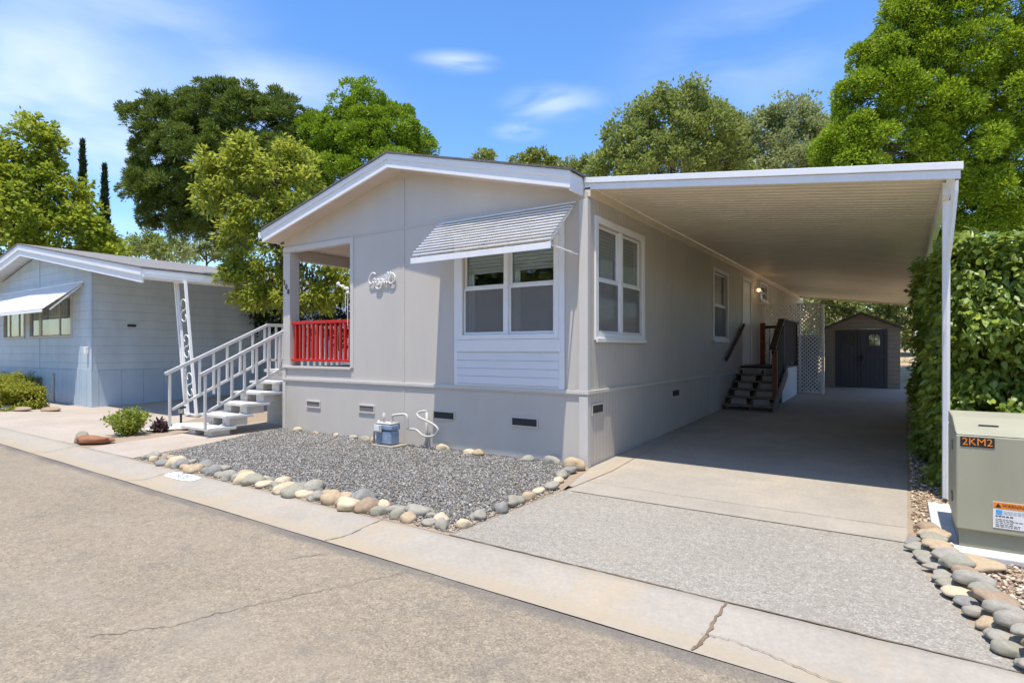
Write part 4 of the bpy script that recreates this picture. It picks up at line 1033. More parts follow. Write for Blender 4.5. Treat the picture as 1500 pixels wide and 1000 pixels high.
for x0, x1, za, zb in bw:
    mb = MB(); t = .06
    mb.box(x0 - t, x0, BY - .03, BY - .002, za - t, zb + t); mb.box(x1, x1 + t, BY - .03, BY - .002, za - t, zb + t); mb.box(x0, x1, BY - .03, BY - .002, zb, zb + t); mb.box(x0, x1, BY - .03, BY - .002, za - t, za)
    w = mb.build('window', mat('tan_frame', (.62, .56, .47), .6), bh)
    L = x1 - x0
    cuts = [0, .26, .72, 1]
    for k, (p, q) in enumerate(zip(cuts, cuts[1:])):
        MB().box(x0 + L * p + .02, x0 + L * q - .02, BY + .02, BY + .024, za + .02, zb - .02).build('pane', 'glass', w)
        MB().box(x0 + L * p + .02, x0 + L * q - .02, BY + .20, BY + .21, za, zb).build('curtain', 'blind' if k == 1 else mat('painted_room_shade', (.03, .028, .026), .8), w)  # outer sheets carry the unlit room's darkness as near-black colour; middle is a blind
        if k: MB().box(x0 + L * p - .02, x0 + L * p + .02, BY + .0, BY + .05, za, zb).build('mullion', mat('tan_bar', (.6, .54, .45), .6), w)
ba = MB()
bx0, bx1, by, bz0, bz1 = -25.1, -18.35, 5.72, 2.62, 3.35
ba.box(bx0, bx1, BY - .03, BY - .002, bz1 + .012, bz1 + .05)
ba = ba.build('awning', 'alu', bh)
for x in (bx0 + .1, -21.7, bx1 - .1): MB().bar((x, BY - .01, bz1 - .04), (x, by, bz0 - .03), .02, .03).build('arm', 'alu', ba)
for i in range(9):
    t, t2 = i / 9, min((i + 1.3) / 9, 1.03); y0 = BY - .01 + (by - BY) * t; y1 = BY - .01 + (by - BY) * t2; za = bz1 + (bz0 - bz1) * t + .01; zb = bz1 + (bz0 - bz1) * (t + .85 / 9)
    xa = bx1 - .55 * t
    MB().hexa([(bx0, y1, zb - .006), (xa, y1, zb - .006), (xa, y0, za - .006), (bx0, y0, za - .006), (bx0, y1, zb + .006), (xa, y1, zb + .006), (xa, y0, za + .006), (bx0, y0, za + .006)]).build('slat', 'alu', ba)
MB().box(bx0, bx1 - .56, by - .03, by - .018, bz0 - .08, bz0 + .0).build('valance', 'alu', ba, .003)
MB().box(BX - .28, BX - .16, BY - .09, BY - .013, 1.42, 1.62).build('meter_box', 'white', bh, .01)
MB().tube([(-20.4, BY - .05, .05), (-20.4, BY - .05, .86)], .03, 8).build('standpipe', 'pipe', bh)
MB().box(BX + .001, BX + .05, 7.3, 7.5, 2.18, 2.24).build('house_tag', 'black', bh)

# wrought iron scroll post holding the neighbour's eave
ip = thing('scroll_post', 'white wrought iron scroll post holding the blue house eave', 'post', (-13.75, 6.8, 0))
tx, bx_ = -14.05, -13.55
def lean(u, z): return (tx + (bx_ - tx) * (1 - z / 3.1) + u, 6.8, z)
for u in (-.10, .0, .36): MB().bar(lean(u, .06), lean(u, 3.12), .05 if u else .03, .05, (0, 1, 0)).build('upright', 'alu', ip)
for z in (.07, 3.1): MB().bar(lean(-.1, z), lean(.36, z), .04, .03, (0, 0, 1)).build('crossbar', 'alu', ip)
for zc in (2.45, 1.62, .75):
    pts = []
    for k in range(34):
        t = k / 33 * 2 - 1; s_ = 1 if t > 0 else -1; w = abs(t)
        ang = w * 5.4; rr = .155 * (1 - .52 * w)
        cx, czz = 0, s_ * .15
        pts.append((cx + rr * math.sin(ang) * s_, czz - rr * math.cos(ang) * s_))
    MB().tube([tuple(Vector(lean(.18 + u, zc + v))) for u, v in pts], .012, 6).build('scroll', 'alu', ip, smooth=True)

# ------------------------------------------------------------------ foliage
def frames(d):
    d = d / np.linalg.norm(d, axis=1)[:, None]
    a = np.cross(d, rng.normal(size=d.shape)); a /= np.linalg.norm(a, axis=1)[:, None]
    return d, a, np.cross(d, a)
def leaf_quads(base, d, a, L, W, bend=None):
    """rhombic leaves from base along d, width along a"""
    n = len(base); L = np.asarray(L).reshape(-1, 1); W = np.asarray(W).reshape(-1, 1)
    v = np.empty((n, 4, 3))
    v[:, 0] = base; v[:, 1] = base + d * L * .45 + a * W * .5; v[:, 2] = base + d * L; v[:, 3] = base + d * L * .45 - a * W * .5
    return v.reshape(-1, 3)
def quads(n): return np.arange(4 * n).reshape(n, 4)

def sphere_dirs(n):
    d = rng.normal(size=(n, 3)); return d / np.linalg.norm(d, axis=1)[:, None]

def clump_centres(lobes, per_area, jitter, inner=.62, bottom=-.55):
    """points near the surface of a set of lobes, dropped where deep inside another lobe"""
    out = []; nr = []
    for (c, r) in lobes:
        c = np.array(c); r = np.array(r)
        n = max(6, int(per_area * (r[0] * r[2] + r[0] * r[1] + r[1] * r[2]) / 3 * 12.57))
        d = sphere_dirs(n); d = d[d[:, 2] > bottom]
        rad = rng.uniform(inner, 1.0, len(d)) ** .7
        p = c + d * r * rad[:, None]
        keep = np.ones(len(p), bool)
        for (c2, r2) in lobes:
            if c2 is not c:
                q = (p - np.array(c2)) / np.array(r2); keep &= (q ** 2).sum(1) > .45
        out.append(p[keep]); nr.append(d[keep])
    p = np.concatenate(out); d = np.concatenate(nr)
    return p + rng.normal(size=p.shape) * jitter, d

def broadleaf(lobes, per_area, n_leaf, rc, L, W, droop=.3, inner=.62):
    cc, cn = clump_centres(lobes, per_area, rc * .35, inner)
    n = len(cc)
    rr = rc * rng.uniform(.55, 1.35, n)
    ci = np.repeat(np.arange(n), n_leaf)
    d = sphere_dirs(len(ci))
    off = d * (rng.uniform(0, 1, len(ci)) ** .5)[:, None] * rr[ci][:, None] * np.array([1, 1, .75])
    base = cc[ci] + off
    ax = d * .7 + cn[ci] * .6 + rng.normal(size=d.shape) * .5; ax[:, 2] -= droop
    dd, a, b = frames(ax)
    # blades mostly lie flat: width axis kept near the horizontal
    h = np.cross(dd, np.array([0, 0, 1.]) + rng.normal(size=dd.shape) * .55); h /= np.linalg.norm(h, axis=1)[:, None]
    s = rng.uniform(.6, 1.3, len(ci))
    return leaf_quads(base, dd, h, L * s, W * s), len(ci)

def tufted(lobes, per_area, n_needle, rc, W, up=.5, inner=.7, flat=.9, jit=.4, st0=.25, st1=.75, ln=1.0):
    cc, cn = clump_centres(lobes, per_area, rc * jit, inner)
    n = len(cc); rr = rc * rng.uniform(.6, 1.3, n)
    ci = np.repeat(np.arange(n), n_needle)
    d = sphere_dirs(len(ci)) + cn[ci] * .55 + np.array([0, 0, up]); d /= np.linalg.norm(d, axis=1)[:, None]
    d *= np.array([1, 1, flat])
    st = rng.uniform(st0, st1, len(ci)) * rr[ci]
    base = cc[ci] + d * st[:, None]
    dd, a, b = frames(d)
    L = rr[ci] * rng.uniform(.35, .7, len(ci)) * ln; dd = dd + rng.normal(size=dd.shape) * .35; dd /= np.linalg.norm(dd, axis=1)[:, None]
    return leaf_quads(base, dd, a, L, W * rng.uniform(.7, 1.4, len(ci))), len(ci)

def limbs(base, top, lobes, r0, m, parent, n_max=14, name='trunk'):
    mb = MB(); b = Vector(base); t = Vector(top); pts = []
    for k in range(8):
        f = k / 7; p = b.lerp(t, f); p.x += .12 * math.sin(3 * f + b.x); p.y += .12 * math.cos(2.2 * f + b.x); pts.append(p)
    mb.tube(pts, [r0 * (1.25 if k == 0 else 1) * (1 - .75 * k / 7) for k in range(8)], 10)
    trk = mb.build(name, m, parent, smooth=True)
    r = random.Random(int(abs(base[0] * 100))); ls = list(lobes); r.shuffle(ls)
    for (c, rad) in ls[:n_max]:
        c = Vector(c); f = max(.2, min(.95, (c.z - rad[2] * .8 - b.z) / max(.1, (t.z - b.z)))); s0 = b.lerp(t, f)
        pth = [s0.lerp(c, k / 5) + Vector((r.uniform(-.1, .1), r.uniform(-.1, .1), .25 * math.sin(k / 5 * 3.1))) for k in range(6)]
        tip = c + Vector((r.uniform(-1, 1) * rad[0], r.uniform(-1, 1) * rad[1], r.uniform(0, 1) * rad[2])) * .6
        lm = MB().tube(pth, [r0 * .36 * (1 - .8 * k / 5) for k in range(6)], 7)
        for _ in range(5):
            e = c + Vector((r.uniform(-1, 1) * rad[0], r.uniform(-1, 1) * rad[1], r.uniform(-.5, 1) * rad[2])) * .8
            q = pth[r.choice((3, 4, 5))]; lm.tube([q, q.lerp(e, .5) + Vector((0, 0, .08)), e], [r0 * .12, r0 * .08, r0 * .03], 5)
        lm.build('limb', m, parent, smooth=True)
    return trk

def lobes_from(spec, d, depth=1.0):
    """spec rows in image pixels (column, row, half-width, half-height[, nearer]), scaled to camera depth d"""
    out = []
    for row in spec:
        px, py, rw, rh = row[:4]; dd = d + (row[4] if len(row) > 4 else 0)
        x, y = site(px, dd); k = dd / 844.
        out.append(((x, y, hgt(py, dd)), (rw * k, rw * k * depth, rh * k)))
    return out

def tree(name, label, d, px, spec, kind, leafm, bark, r0, top_py, group=None, depth=1.0, extra=None, cat='tree', sub=0, **kw):
    x, y = site(px, d); lob = lobes_from(spec, d, depth)
    if sub:           # break every lobe into smaller ones for an uneven outline
        more = []
        for c, r in lob:
            more.append((c, r))
            for q in sphere_dirs(sub):
                if q[2] < -.4: continue
                f = rng.uniform(.30, .48)
                more.append((tuple(np.array(c) + q * np.array(r) * .82), tuple(np.array(r) * f)))
        lob2 = more
    else: lob2 = lob
    t = thing(name, label, cat, (x, y, zg(y)), group)
    v, n = (broadleaf if kind == 'b' else tufted)(lob2, **kw)
    fast_mesh('crown', v, quads(n), leafm, t)
    if r0: limbs((x, y, zg(y) - .1), (x, y, hgt(top_py, d)), lob, r0, bark, t)
    return t

tree('sweetgum_tree', 'tall light green broadleaf tree rising behind the blue house', 26, 55,
     [(48, 215, 26, 42), (45, 265, 46, 40), (85, 300, 46, 36), (20, 310, 50, 45), (60, 350, 80, 45), (118, 340, 36, 35), (-5, 240, 26, 40), (-40, 300, 50, 70), (-10, 370, 70, 40), (110, 375, 48, 30)],
     'b', 'lf_gum', 'bark', .22, 215, sub=6, per_area=2.6, n_leaf=60, rc=.42, L=.19, W=.14)
for px, py, hw, lab in ((121, 208, 6.5, 'taller of two thin dark cypresses behind the blue house'), (153, 244, 6.5, 'shorter of two thin dark cypresses, nearest the big pine')):
    d = 38; k = d / 844; x, y = site(px, d); ztop = hgt(py, d)
    t = thing('cypress_tree', lab, 'tree', (x, y, zg(y)), 'thin cypresses behind the blue house')
    z0 = zg(y) + .3; nn = 9000
    f = rng.uniform(0, 1, nn); hw_ = hw * k * np.minimum(1, (1 - f) * 2.6 + .06) * np.minimum(1, f * 6 + .5); ang = rng.uniform(0, 6.283, nn); rad = hw_ * rng.uniform(.4, 1, nn) ** .5
    rad *= 1 + .22 * np.sin(ang * 3 + f * 40)
    base = np.stack([x + rad * np.cos(ang), y + rad * np.sin(ang), z0 + (ztop - z0) * f], 1)
    dr = np.stack([np.cos(ang) * .35, np.sin(ang) * .35, np.ones(nn)], 1) + rng.normal(size=(nn, 3)) * .25
    dd, a, b = frames(dr)
    fast_mesh('crown', leaf_quads(base, dd, a, rng.uniform(.15, .38, nn), rng.uniform(.05, .10, nn)), quads(nn), 'lf_cyp', t)
    MB().tube([(x, y, z0 - .5), (x, y, ztop - 1)], [.16, .02], 8).build('trunk', 'bark', t)
tree('pine_tree', 'huge rounded dark green pine behind the two mobile homes', 34, 345,
     [(335, 178, 62, 40), (265, 190, 52, 34), (400, 195, 55, 38), (240, 235, 42, 36), (320, 235, 80, 45), (410, 250, 55, 48), (232, 290, 42, 26), (280, 285, 52, 34), (250, 325, 36, 22), (300, 340, 44, 24), (345, 310, 60, 38), (215, 262, 22, 18), (430, 215, 32, 28), (330, 352, 30, 12)],
     't', 'lf_pine', 'pinebark', .42, 190, sub=9, per_area=1.9, n_needle=230, rc=.54, W=.06, up=.6, inner=.8, st0=.35, st1=.85, ln=.75)
tree('bright_tree', 'bright green feathery tree rising above the left slope of the gable', 33, 540,
     [(535, 165, 28, 34), (510, 195, 44, 28), (575, 195, 38, 32), (480, 225, 36, 34), (545, 230, 62, 36), (600, 225, 30, 28), (465, 255, 30, 40), (510, 265, 60, 40), (460, 195, 20, 14), (570, 270, 60, 35)],
     't', 'lf_bright', 'bark', .25, 170, sub=7, per_area=1.6, n_needle=320, rc=.52, W=.085, up=.25, inner=.75, st0=.5, st1=1.0, ln=.48)
tree('privet_tree', 'yellow green leafy tree between the blue house and the porch', 14.0, 410,
     [(345, 255, 36, 30), (395, 262, 48, 34), (322, 290, 30, 24), (385, 310, 50, 38), (435, 295, 40, 50), (350, 395, 20, 18), (376, 440, 28, 24), (302, 246, 16, 12), (420, 232, 18, 12), (365, 345, 40, 26), (415, 365, 46, 44), (400, 415, 36, 38), (455, 375, 50, 50), (440, 430, 55, 38), (490, 410, 44, 60), (355, 228, 18, 16)],
     'b', 'lf_privet', 'bark', .13, 255, sub=9, per_area=7.0, n_leaf=62, rc=.24, L=.125, W=.052, droop=.5, depth=.8)
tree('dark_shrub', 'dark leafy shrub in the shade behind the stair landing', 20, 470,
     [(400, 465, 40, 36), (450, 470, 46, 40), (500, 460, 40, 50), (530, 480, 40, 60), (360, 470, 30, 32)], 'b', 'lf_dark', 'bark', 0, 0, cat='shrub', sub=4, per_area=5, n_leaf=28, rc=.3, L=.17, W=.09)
tree('far_pine', 'hazy dark conifer far behind the blue house roof', 70, 235,
     [(205, 365, 18, 14), (235, 370, 26, 16), (265, 372, 26, 14), (220, 352, 7, 8)], 'b', 'lf_oak', 'bark', .2, 360, sub=5, per_area=.8, n_leaf=40, rc=.8, L=.5, W=.2)
tree('olive_tree', 'pale grey green tree low between the pine and the blue roof', 45, 300,
     [(290, 370, 26, 14), (325, 365, 24, 16), (345, 375, 20, 16)], 'b', 'lf_oak2', 'bark', .2, 365, sub=5, per_area=1.2, n_leaf=40, rc=.5, L=.3, W=.12)
tree('oak_tree', 'big rounded oak crown behind the carport roof', 46, 985,
     [(985, 175, 62, 36), (930, 215, 44, 34), (1030, 200, 52, 42), (985, 225, 80, 40), (905, 250, 38, 30), (1060, 235, 40, 40), (960, 260, 80, 30), (1000, 150, 30, 16)],
     'b', 'lf_oak', 'bark', .5, 190, sub=9, per_area=1.0, n_leaf=75, rc=.75, L=.26, W=.17, droop=0)
tree('oak_tree', 'grey green oak between the rounded oak and the lime tree', 50, 1150,
     [(1150, 185, 48, 30), (1110, 205, 42, 34), (1190, 210, 42, 34), (1150, 230, 80, 36), (1215, 235, 40, 36), (1150, 260, 100, 26), (1082, 222, 40, 40), (1210, 205, 30, 26)],
     'b', 'lf_oak2', 'bark', .5, 190, sub=9, per_area=1.0, n_leaf=75, rc=.75, L=.26, W=.17, droop=0)
for i, (px, sp_, lab) in enumerate(((712, [(712, 233, 16, 9)], 'tiny leftmost oak top peeping over the gable ridge'),
                                   (770, [(784, 231, 13, 10), (765, 240, 22, 6)], 'small oak top with a knob above the right roof slope'),
                                   (830, [(810, 242, 16, 7), (838, 246, 20, 9), (868, 246, 22, 14)], 'low oak tops beside the big oak above the roof edge'))):
    tree('far_oak', lab, 85, px, sp_, 'b', 'lf_oak', 'bark', .3, 240, 'distant oaks on the hill', sub=5, per_area=.7, n_leaf=36, rc=.7, L=.5, W=.3)
tree('lime_tree', 'tall lime green feathery tree towering behind the carport corner', 19, 1390,
     [(1390, -20, 60, 40), (1350, 40, 50, 40), (1430, 30, 80, 55), (1310, 95, 46, 34), (1400, 100, 90, 52), (1490, 95, 70, 60), (1280, 150, 46, 34), (1350, 160, 70, 42), (1450, 175, 90, 50), (1250, 215, 36, 30), (1310, 215, 64, 40), (1400, 235, 70, 46), (1500, 240, 80, 60), (1440, 300, 66, 46), (1540, 320, 80, 60), (1225, 225, 20, 20), (1240, 270, 34, 26), (1450, 360, 70, 44), (1540, 160, 60, 80)],
     't', 'lf_puff', 'bark', .24, 20, sub=8, per_area=2.7, n_needle=420, rc=.40, W=.052, up=.22, inner=.72, flat=.92, jit=.3, st0=.5, st1=1.0, ln=.42)

# ivy that has swallowed the fence along the drive
def ivy(name, label, boxes, n, L, seedv, m='lf_ivy', cat='ivy', stems=None):
    x, y = boxes[0][0], boxes[0][2]
    t = thing(name, label, cat, (x, y, zg(y))); bs = []; nrm = []
    per = [(b[1] - b[0]) * (b[5] - b[4]) * 2 + (b[3] - b[2]) * (b[5] - b[4]) * 2 + (b[1] - b[0]) * (b[3] - b[2]) for b in boxes]; tot = sum(per)
    for b, a in zip(boxes, per):
        k = int(n * a / tot)
        fw = np.array([(b[1] - b[0]) * (b[5] - b[4]), (b[1] - b[0]) * (b[5] - b[4]), (b[3] - b[2]) * (b[5] - b[4]), (b[3] - b[2]) * (b[5] - b[4]), (b[1] - b[0]) * (b[3] - b[2])]); fw = fw / fw.sum()
        face = rng.choice(5, k, p=fw); u = rng.uniform(0, 1, (k, 3))
        p = np.array([b[0], b[2], b[4]]) + u * np.array([b[1] - b[0], b[3] - b[2], b[5] - b[4]])
        nn = np.zeros((k, 3))
        for fi, (axis, side) in enumerate(((1, 2), (1, 3), (0, 0), (0, 1), (2, 5))):
            s = face == fi; p[s, axis] = b[side]; nn[s, axis] = 1 if side % 2 else -1
        bulge = np.array([mnoise.noise((q[0] * 1.7 + seedv, q[1] * 1.7, q[2] * 2.1)) * .30 + mnoise.noise((q[0] * 5, q[1] * 5 + seedv, q[2] * 5)) * .09 for q in p])
        hole = np.array([mnoise.noise((q[0] * 2.3, q[1] * 2.3 + seedv, q[2] * 3.0)) for q in p])
        p = p + nn * (bulge + rng.uniform(-.16, .05, k))[:, None]
        kp = (hole > -.33) | (rng.uniform(0, 1, k) < .25)
        bs.append(p[kp]); nrm.append(nn[kp])
    p = np.concatenate(bs); nn = np.concatenate(nrm); k = len(p)
    d = nn * .55 + rng.normal(size=(k, 3)) * .45; d[:, 2] -= .55
    top = nn[:, 2] > .5; d[top] = rng.normal(size=(top.sum(), 3)); d[top, 2] *= .3
    dd, a, b_ = frames(d)
    fac = nn * .7 + rng.normal(size=(k, 3)) * .5; fac[:, 2] += .5
    h = np.cross(dd, fac); h /= np.linalg.norm(h, axis=1)[:, None]
    s = rng.uniform(.6, 1.35, k)
    nl = np.cross(dd, h); LL = (L * s)[:, None]; WW = LL * .6
    v = np.empty((k, 6, 3)); v[:, 0] = p; v[:, 3] = p + dd * LL - np.array([0, 0, .12]) * LL
    for i_, (f_, w_, sg_) in ((1, (.28, .5, 1)), (2, (.68, .36, 1)), (4, (.68, .36, -1)), (5, (.28, .5, -1))): v[:, i_] = p + dd * LL * f_ + h * WW * w_ * sg_ + nl * WW * .16
    f6 = np.arange(k)[:, None, None] * 6 + np.array([(0, 1, 2, 3), (0, 3, 4, 5)])[None]
    fast_mesh('leaves', v.reshape(-1, 3), f6.reshape(-1, 4), m, t)
    if stems:
        r = random.Random(4)
        for _ in range(stems):
            b = boxes[0]; x0 = r.uniform(b[0] + .15, b[1] - .15); y0 = r.uniform(b[2] + .15, b[3] - .15)
            MB().tube([(x0, y0, zg(y0) - .02), (x0 + r.uniform(-.15, .15), y0 + r.uniform(-.15, .15), b[5] * .5), (x0 + r.uniform(-.3, .3), y0 + r.uniform(-.3, .3), b[5] - .25)], [.025, .018, .008], 6).build('stem', 'bark', t)
    return t
ivy('ivy_wall', 'tall thick wall of glossy ivy behind the green utility cabinet', [(.50, 4.2, 7.40, 9.2, .02, 2.74), (.36, 1.5, 7.75, 13.6, .1, 2.66)], 128000, .078, 3.1, stems=14)
fc = thing('board_fence', 'dark board fence buried inside the ivy wall', 'fence', (.9, 7.9, 0))
MB().box(.9, 4.2, 7.75, 7.82, 0, 2.35).build('front_boards', 'darkwood', fc); MB().box(.9, .97, 7.83, 17, 0.05, 2.35).build('side_boards', 'darkwood', fc)

# trees across the street behind the viewer (they show in the window panes)
_l = lobes_from([(750, 420, 90, 70)], 20)
_l = [((x_, y_, z_), (a_, 2.5, c_)) for x_, y_, z_, a_, c_ in ((-34, -14, 3.5, 4, 3.5), (-28, -17, 4.5, 4, 4.5), (-22, -16, 3.8, 4, 3.8), (-40, -10, 4, 4, 4), (-16, -16, 3.5, 4, 3.5), (-9, -18, 4.5, 4, 4.5), (-3, -16, 3.2, 4, 3), (3, -17, 4.2, 4, 4), (10, -16, 3.5, 4, 3.4), (17, -10, 4, 4, 4), (18, 2, 3.6, 3, 3.6))]
v_, n_ = broadleaf(_l, 1.0, 50, .7, .5, .4)
tag(fast_mesh('tree_line', v_, quads(n_), 'lf_oak'), kind='stuff')

# shrubs behind the shed and at the end of the drive
for i, (px, d, sp_, lf, lab) in enumerate((
    (1225, 29, [(1215, 452, 26, 30), (1240, 450, 28, 30), (1228, 480, 34, 30)], 'lf_shrub', 'pale leafy bush just left of the shed roof peak'),
    (1280, 33, [(1270, 445, 32, 26), (1300, 440, 34, 30), (1285, 470, 40, 40)], 'lf_oak2', 'dull green bush behind the shed roof peak'),
    (1318, 28, [(1312, 458, 22, 28), (1330, 450, 26, 34), (1322, 485, 24, 28)], 'lf_shrub', 'pale leafy bush right of the shed above the dark hollow'),
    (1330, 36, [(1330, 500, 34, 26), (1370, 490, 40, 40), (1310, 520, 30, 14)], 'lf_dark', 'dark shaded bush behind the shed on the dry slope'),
    (1165, 33, [(1150, 470, 34, 44), (1185, 460, 34, 40), (1170, 500, 40, 40)], 'lf_shrub', 'pale bush seen through the white lattice'))):
    tree('background_shrub', lab, d, px, sp_, 'b', lf, 'bark', 0, 0, 'shrubs behind the shed', cat='shrub', sub=5, per_area=2.2, n_leaf=40, rc=.42, L=.24, W=.15)
x, y = site(1330, 40)
tree('dry_weed', 'straw coloured dry weed beyond the shed corner', 25, 1327, [(1325, 530, 7, 9), (1332, 534, 6, 8)], 'b', 'chips', 'bark', 0, 0, cat='weed', sub=0, per_area=18, n_leaf=12, rc=.12, L=.16, W=.02)
wf = thing('wire_fence', 'sagging wire fence on the dry slope beyond the shed', 'fence', (.9, 24.5, zg(24.5)))
for x in (-3, -1.2, .6, 2.4): MB().tube([(x, 24.5, zg(24.5) - .1), (x, 24.5, zg(24.5) + 1.1)], .03, 8).build('post', 'greywood', wf)
for h in (.3, .6, .9): MB().tube([(x, 24.5, zg(24.5) + h - .04 * math.sin((x + 3) * 1.74) ** 2) for x in np.linspace(-3, 2.4, 19)], .006, 5).build('wire', 'steel', wf)

# clipped hedges at the far left
def hedge(name, label, x0, x1, y0, y1, h, n):
    t = ivy(name, label, [(x0, x1, y0, y1, .02, h)], n, .055, 8.8, 'lf_hedge', 'hedge'); t['group'] = 'clipped hedges by the blue house'
    MB().box(x0 + .15, x1 - .15, y0 + .12, y1 - .12, 0, h - .16).build('twig_core', mat('twig_brown', (.05, .035, .02), .9), t)
hedge('clipped_hedge', 'larger sunlit clipped hedge at the left edge in front of the blue house', -22.6, -18.55, 4.75, 5.65, .58, 26000)
hedge('clipped_hedge', 'smaller clipped hedge behind the larger one against blue skirting', -26.0, -21.3, 5.75, 6.25, .74, 14000)

# small planting by the walkway
def bush(name, label, x, y, r, h, n, L, m, cat='shrub'):
    t = thing(name, label, cat, (x, y, zg(y))); cc = []
    for k in range(n):
        a = random.uniform(0, 6.28); q = random.random() ** .6
        for s in range(7): cc.append((x + r * q * math.cos(a) * (.3 + s / 9), y + r * q * math.sin(a) * (.3 + s / 9), zg(y) + .03 + h * (s + .6) / 7 * (1.1 - .5 * q)))
        if k < 12: MB().tube([(x, y, zg(y)), (cc[-1][0], cc[-1][1], cc[-1][2])], [.008, .003], 5).build('stem', 'bark', t)
    p = np.repeat(np.array(cc), 5, 0) + rng.normal(size=(len(cc) * 5, 3)) * .03
    dd, a, b = frames(rng.normal(size=p.shape) + np.array([0, 0, .5]))
    fast_mesh('leaves', leaf_quads(p, dd, a, L * rng.uniform(.6, 1.3, len(p)), L * .5), quads(len(p)), m, t)
bush('low_shrub', 'small yellow green shrub between the walkway and neighbour drive', -11.55, 4.75, .42, .44, 60, .07, 'lf_small')
bush('succulent_plant', 'dark purple succulent beside the white rocks', -11.5, 5.25, .13, .12, 22, .09, 'lf_purple', 'plant')
gl = thing('path_light', 'small dark garden path light among the white rocks', 'path light', (-12.05, 5.9, 0))
MB().tube([(-12.05, 5.9, 0), (-12.05, 5.9, .26)], .022, 8).build('stake', 'black', gl)
MB().lathe((-12.05, 5.9, .26), [(.045, 0), (.05, .09), (.045, .10)], 12).build('lens', 'steel', gl)
MB().lathe((-12.05, 5.9, .361), [(.10, 0), (.09, .03), (.02, .05)], 14).build('cap', 'black', gl)

# ------------------------------------------------------------------ stones
def rock_mesh(seed, flat, rough=.22):
    bm = bmesh.new(); bmesh.ops.create_icosphere(bm, subdivisions=3, radius=1)
    o = Vector((seed * 7.3, seed * 3.1, seed * 1.7))
    for v in bm.verts:
        n = mnoise.noise(v.co * .9 + o) * rough * 1.5 + mnoise.noise(v.co * 2.2 + o) * rough * .45
        c = v.co.normalized(); v.co = c * (1 + n); v.co.z *= flat
        if v.co.z < -.35 * flat: v.co.z = -.35 * flat + (v.co.z + .35 * flat) * .4
    me = bpy.data.meshes.new('stone'); bm.to_mesh(me); bm.free(); me.shade_smooth()
    return me
ROCKS = [rock_mesh(s, f, q) for s, f, q in ((1, .8, .22), (2, .7, .34), (3, .85, .20), (4, .6, .36), (5, .75, .42), (6, .65, .28), (7, .7, .38), (8, .8, .30))]
_rm = {}
def stone(name, x, y, z, sx, sy, sz, rz_, m, label, group, tilt=0, shape=None):
    k = random.randrange(len(ROCKS)) if shape is None else shape
    if (k, m) not in _rm:
        me = ROCKS[k].copy(); me.materials.append(M[m]); _rm[(k, m)] = me
    o = bpy.data.objects.new(name, _rm[(k, m)]); COL.objects.link(o)
    o.location = (x, y, z); o.scale = (sx, sy, sz); o.rotation_euler = (R(tilt), R(tilt * .6), R(rz_))
    return tag(o, label, 'stone', group)
ORD = ['first', 'second', 'third', 'fourth', 'fifth', 'sixth', 'seventh', 'eighth', 'ninth', 'tenth', 'eleventh', 'twelfth', 'thirteenth', 'fourteenth', 'fifteenth', 'sixteenth', 'seventeenth', 'eighteenth', 'nineteenth', 'twentieth']
CN = dict(sand_tan='tan', cream_stone='cream', grey_stone='grey', bluegrey_stone='blue grey', brown_stone='brown', olive_stone='olive')
def row(items, where, end, group, name='border_stone'):
    cnt = {}
    for (x, y, z, sx, sy, sz, a, m) in items:
        c = CN[m]; k = cnt.get(c, 0); cnt[c] = k + 1
        stone(name, x, y, z, sx, sy, sz, a, m, f'{c} stone {where}, {ORD[k]} from {end}', group, random.uniform(-8, 8))
random.seed(21)
items = []; x = -3.28; cols = list(CN)
wts = [4, 4, 3, 3, 2, 2]
while x > -8.85:
    big = 1.0 + .25 * math.exp(-((x + 4.6) / .9) ** 2)
    for rw in range(2):
        s = random.uniform(.055, .112) * big * (1 if rw == 0 else .95)
        yy = be(x) + .085 + rw * .155 + random.uniform(-.03, .03)
        items.append((x + random.uniform(-.03, .03) - rw * .08, yy, .010 + s * .22, s * random.uniform(1.0, 1.4), s * random.uniform(.8, 1.0), s * random.uniform(.85, 1.1), random.uniform(0, 180), random.choices(cols, wts)[0]))
    x -= random.uniform(.155, .215)
row(items, 'in the kerb border', 'the driveway corner', 'border stones along the kerb')
items = []
y = 3.9
for k in range(10):
    s = random.uniform(.05, .095)
    yy = 3.92 + k * .27 + random.uniform(-.05, .05)
    items.append((-3.17 - max(0, yy - 5.4) * .28 + random.uniform(-.03, .03), yy, .01 + s * .3, s * 1.3, s * .85, s * .9, random.uniform(60, 120), random.choices(cols, [3, 3, 2, 2, 0, 2])[0]))
row(items, 'along the driveway edge of the gravel', 'the kerb', 'stones beside the driveway')
items = []
for xw, s, m in ((-9.3, .07, 'cream_stone'), (-8.75, .05, 'sand_tan'), (-8.2, .05, 'cream_stone'), (-7.75, .07, 'grey_stone'), (-7.45, .08, 'olive_stone'), (-7.15, .09, 'cream_stone'), (-5.75, .09, 'cream_stone'), (-5.25, .07, 'cream_stone'), (-5.05, .08, 'sand_tan'), (-4.2, .08, 'grey_stone'), (-3.85, .10, 'grey_stone')):
    items.append((xw, 6.62 + random.uniform(-.03, .03), .015 + s * .35, s * 1.25, s * .8, s, random.uniform(0, 60), m))
row(items, 'at the foot of the front wall', 'the stairs', 'stones along the front wall')
stone('corner_stone', -3.46, 6.55, .07, .15, .12, .12, 20, 'sand_tan', 'orange tan boulder at the right front corner of the house', None, shape=2)
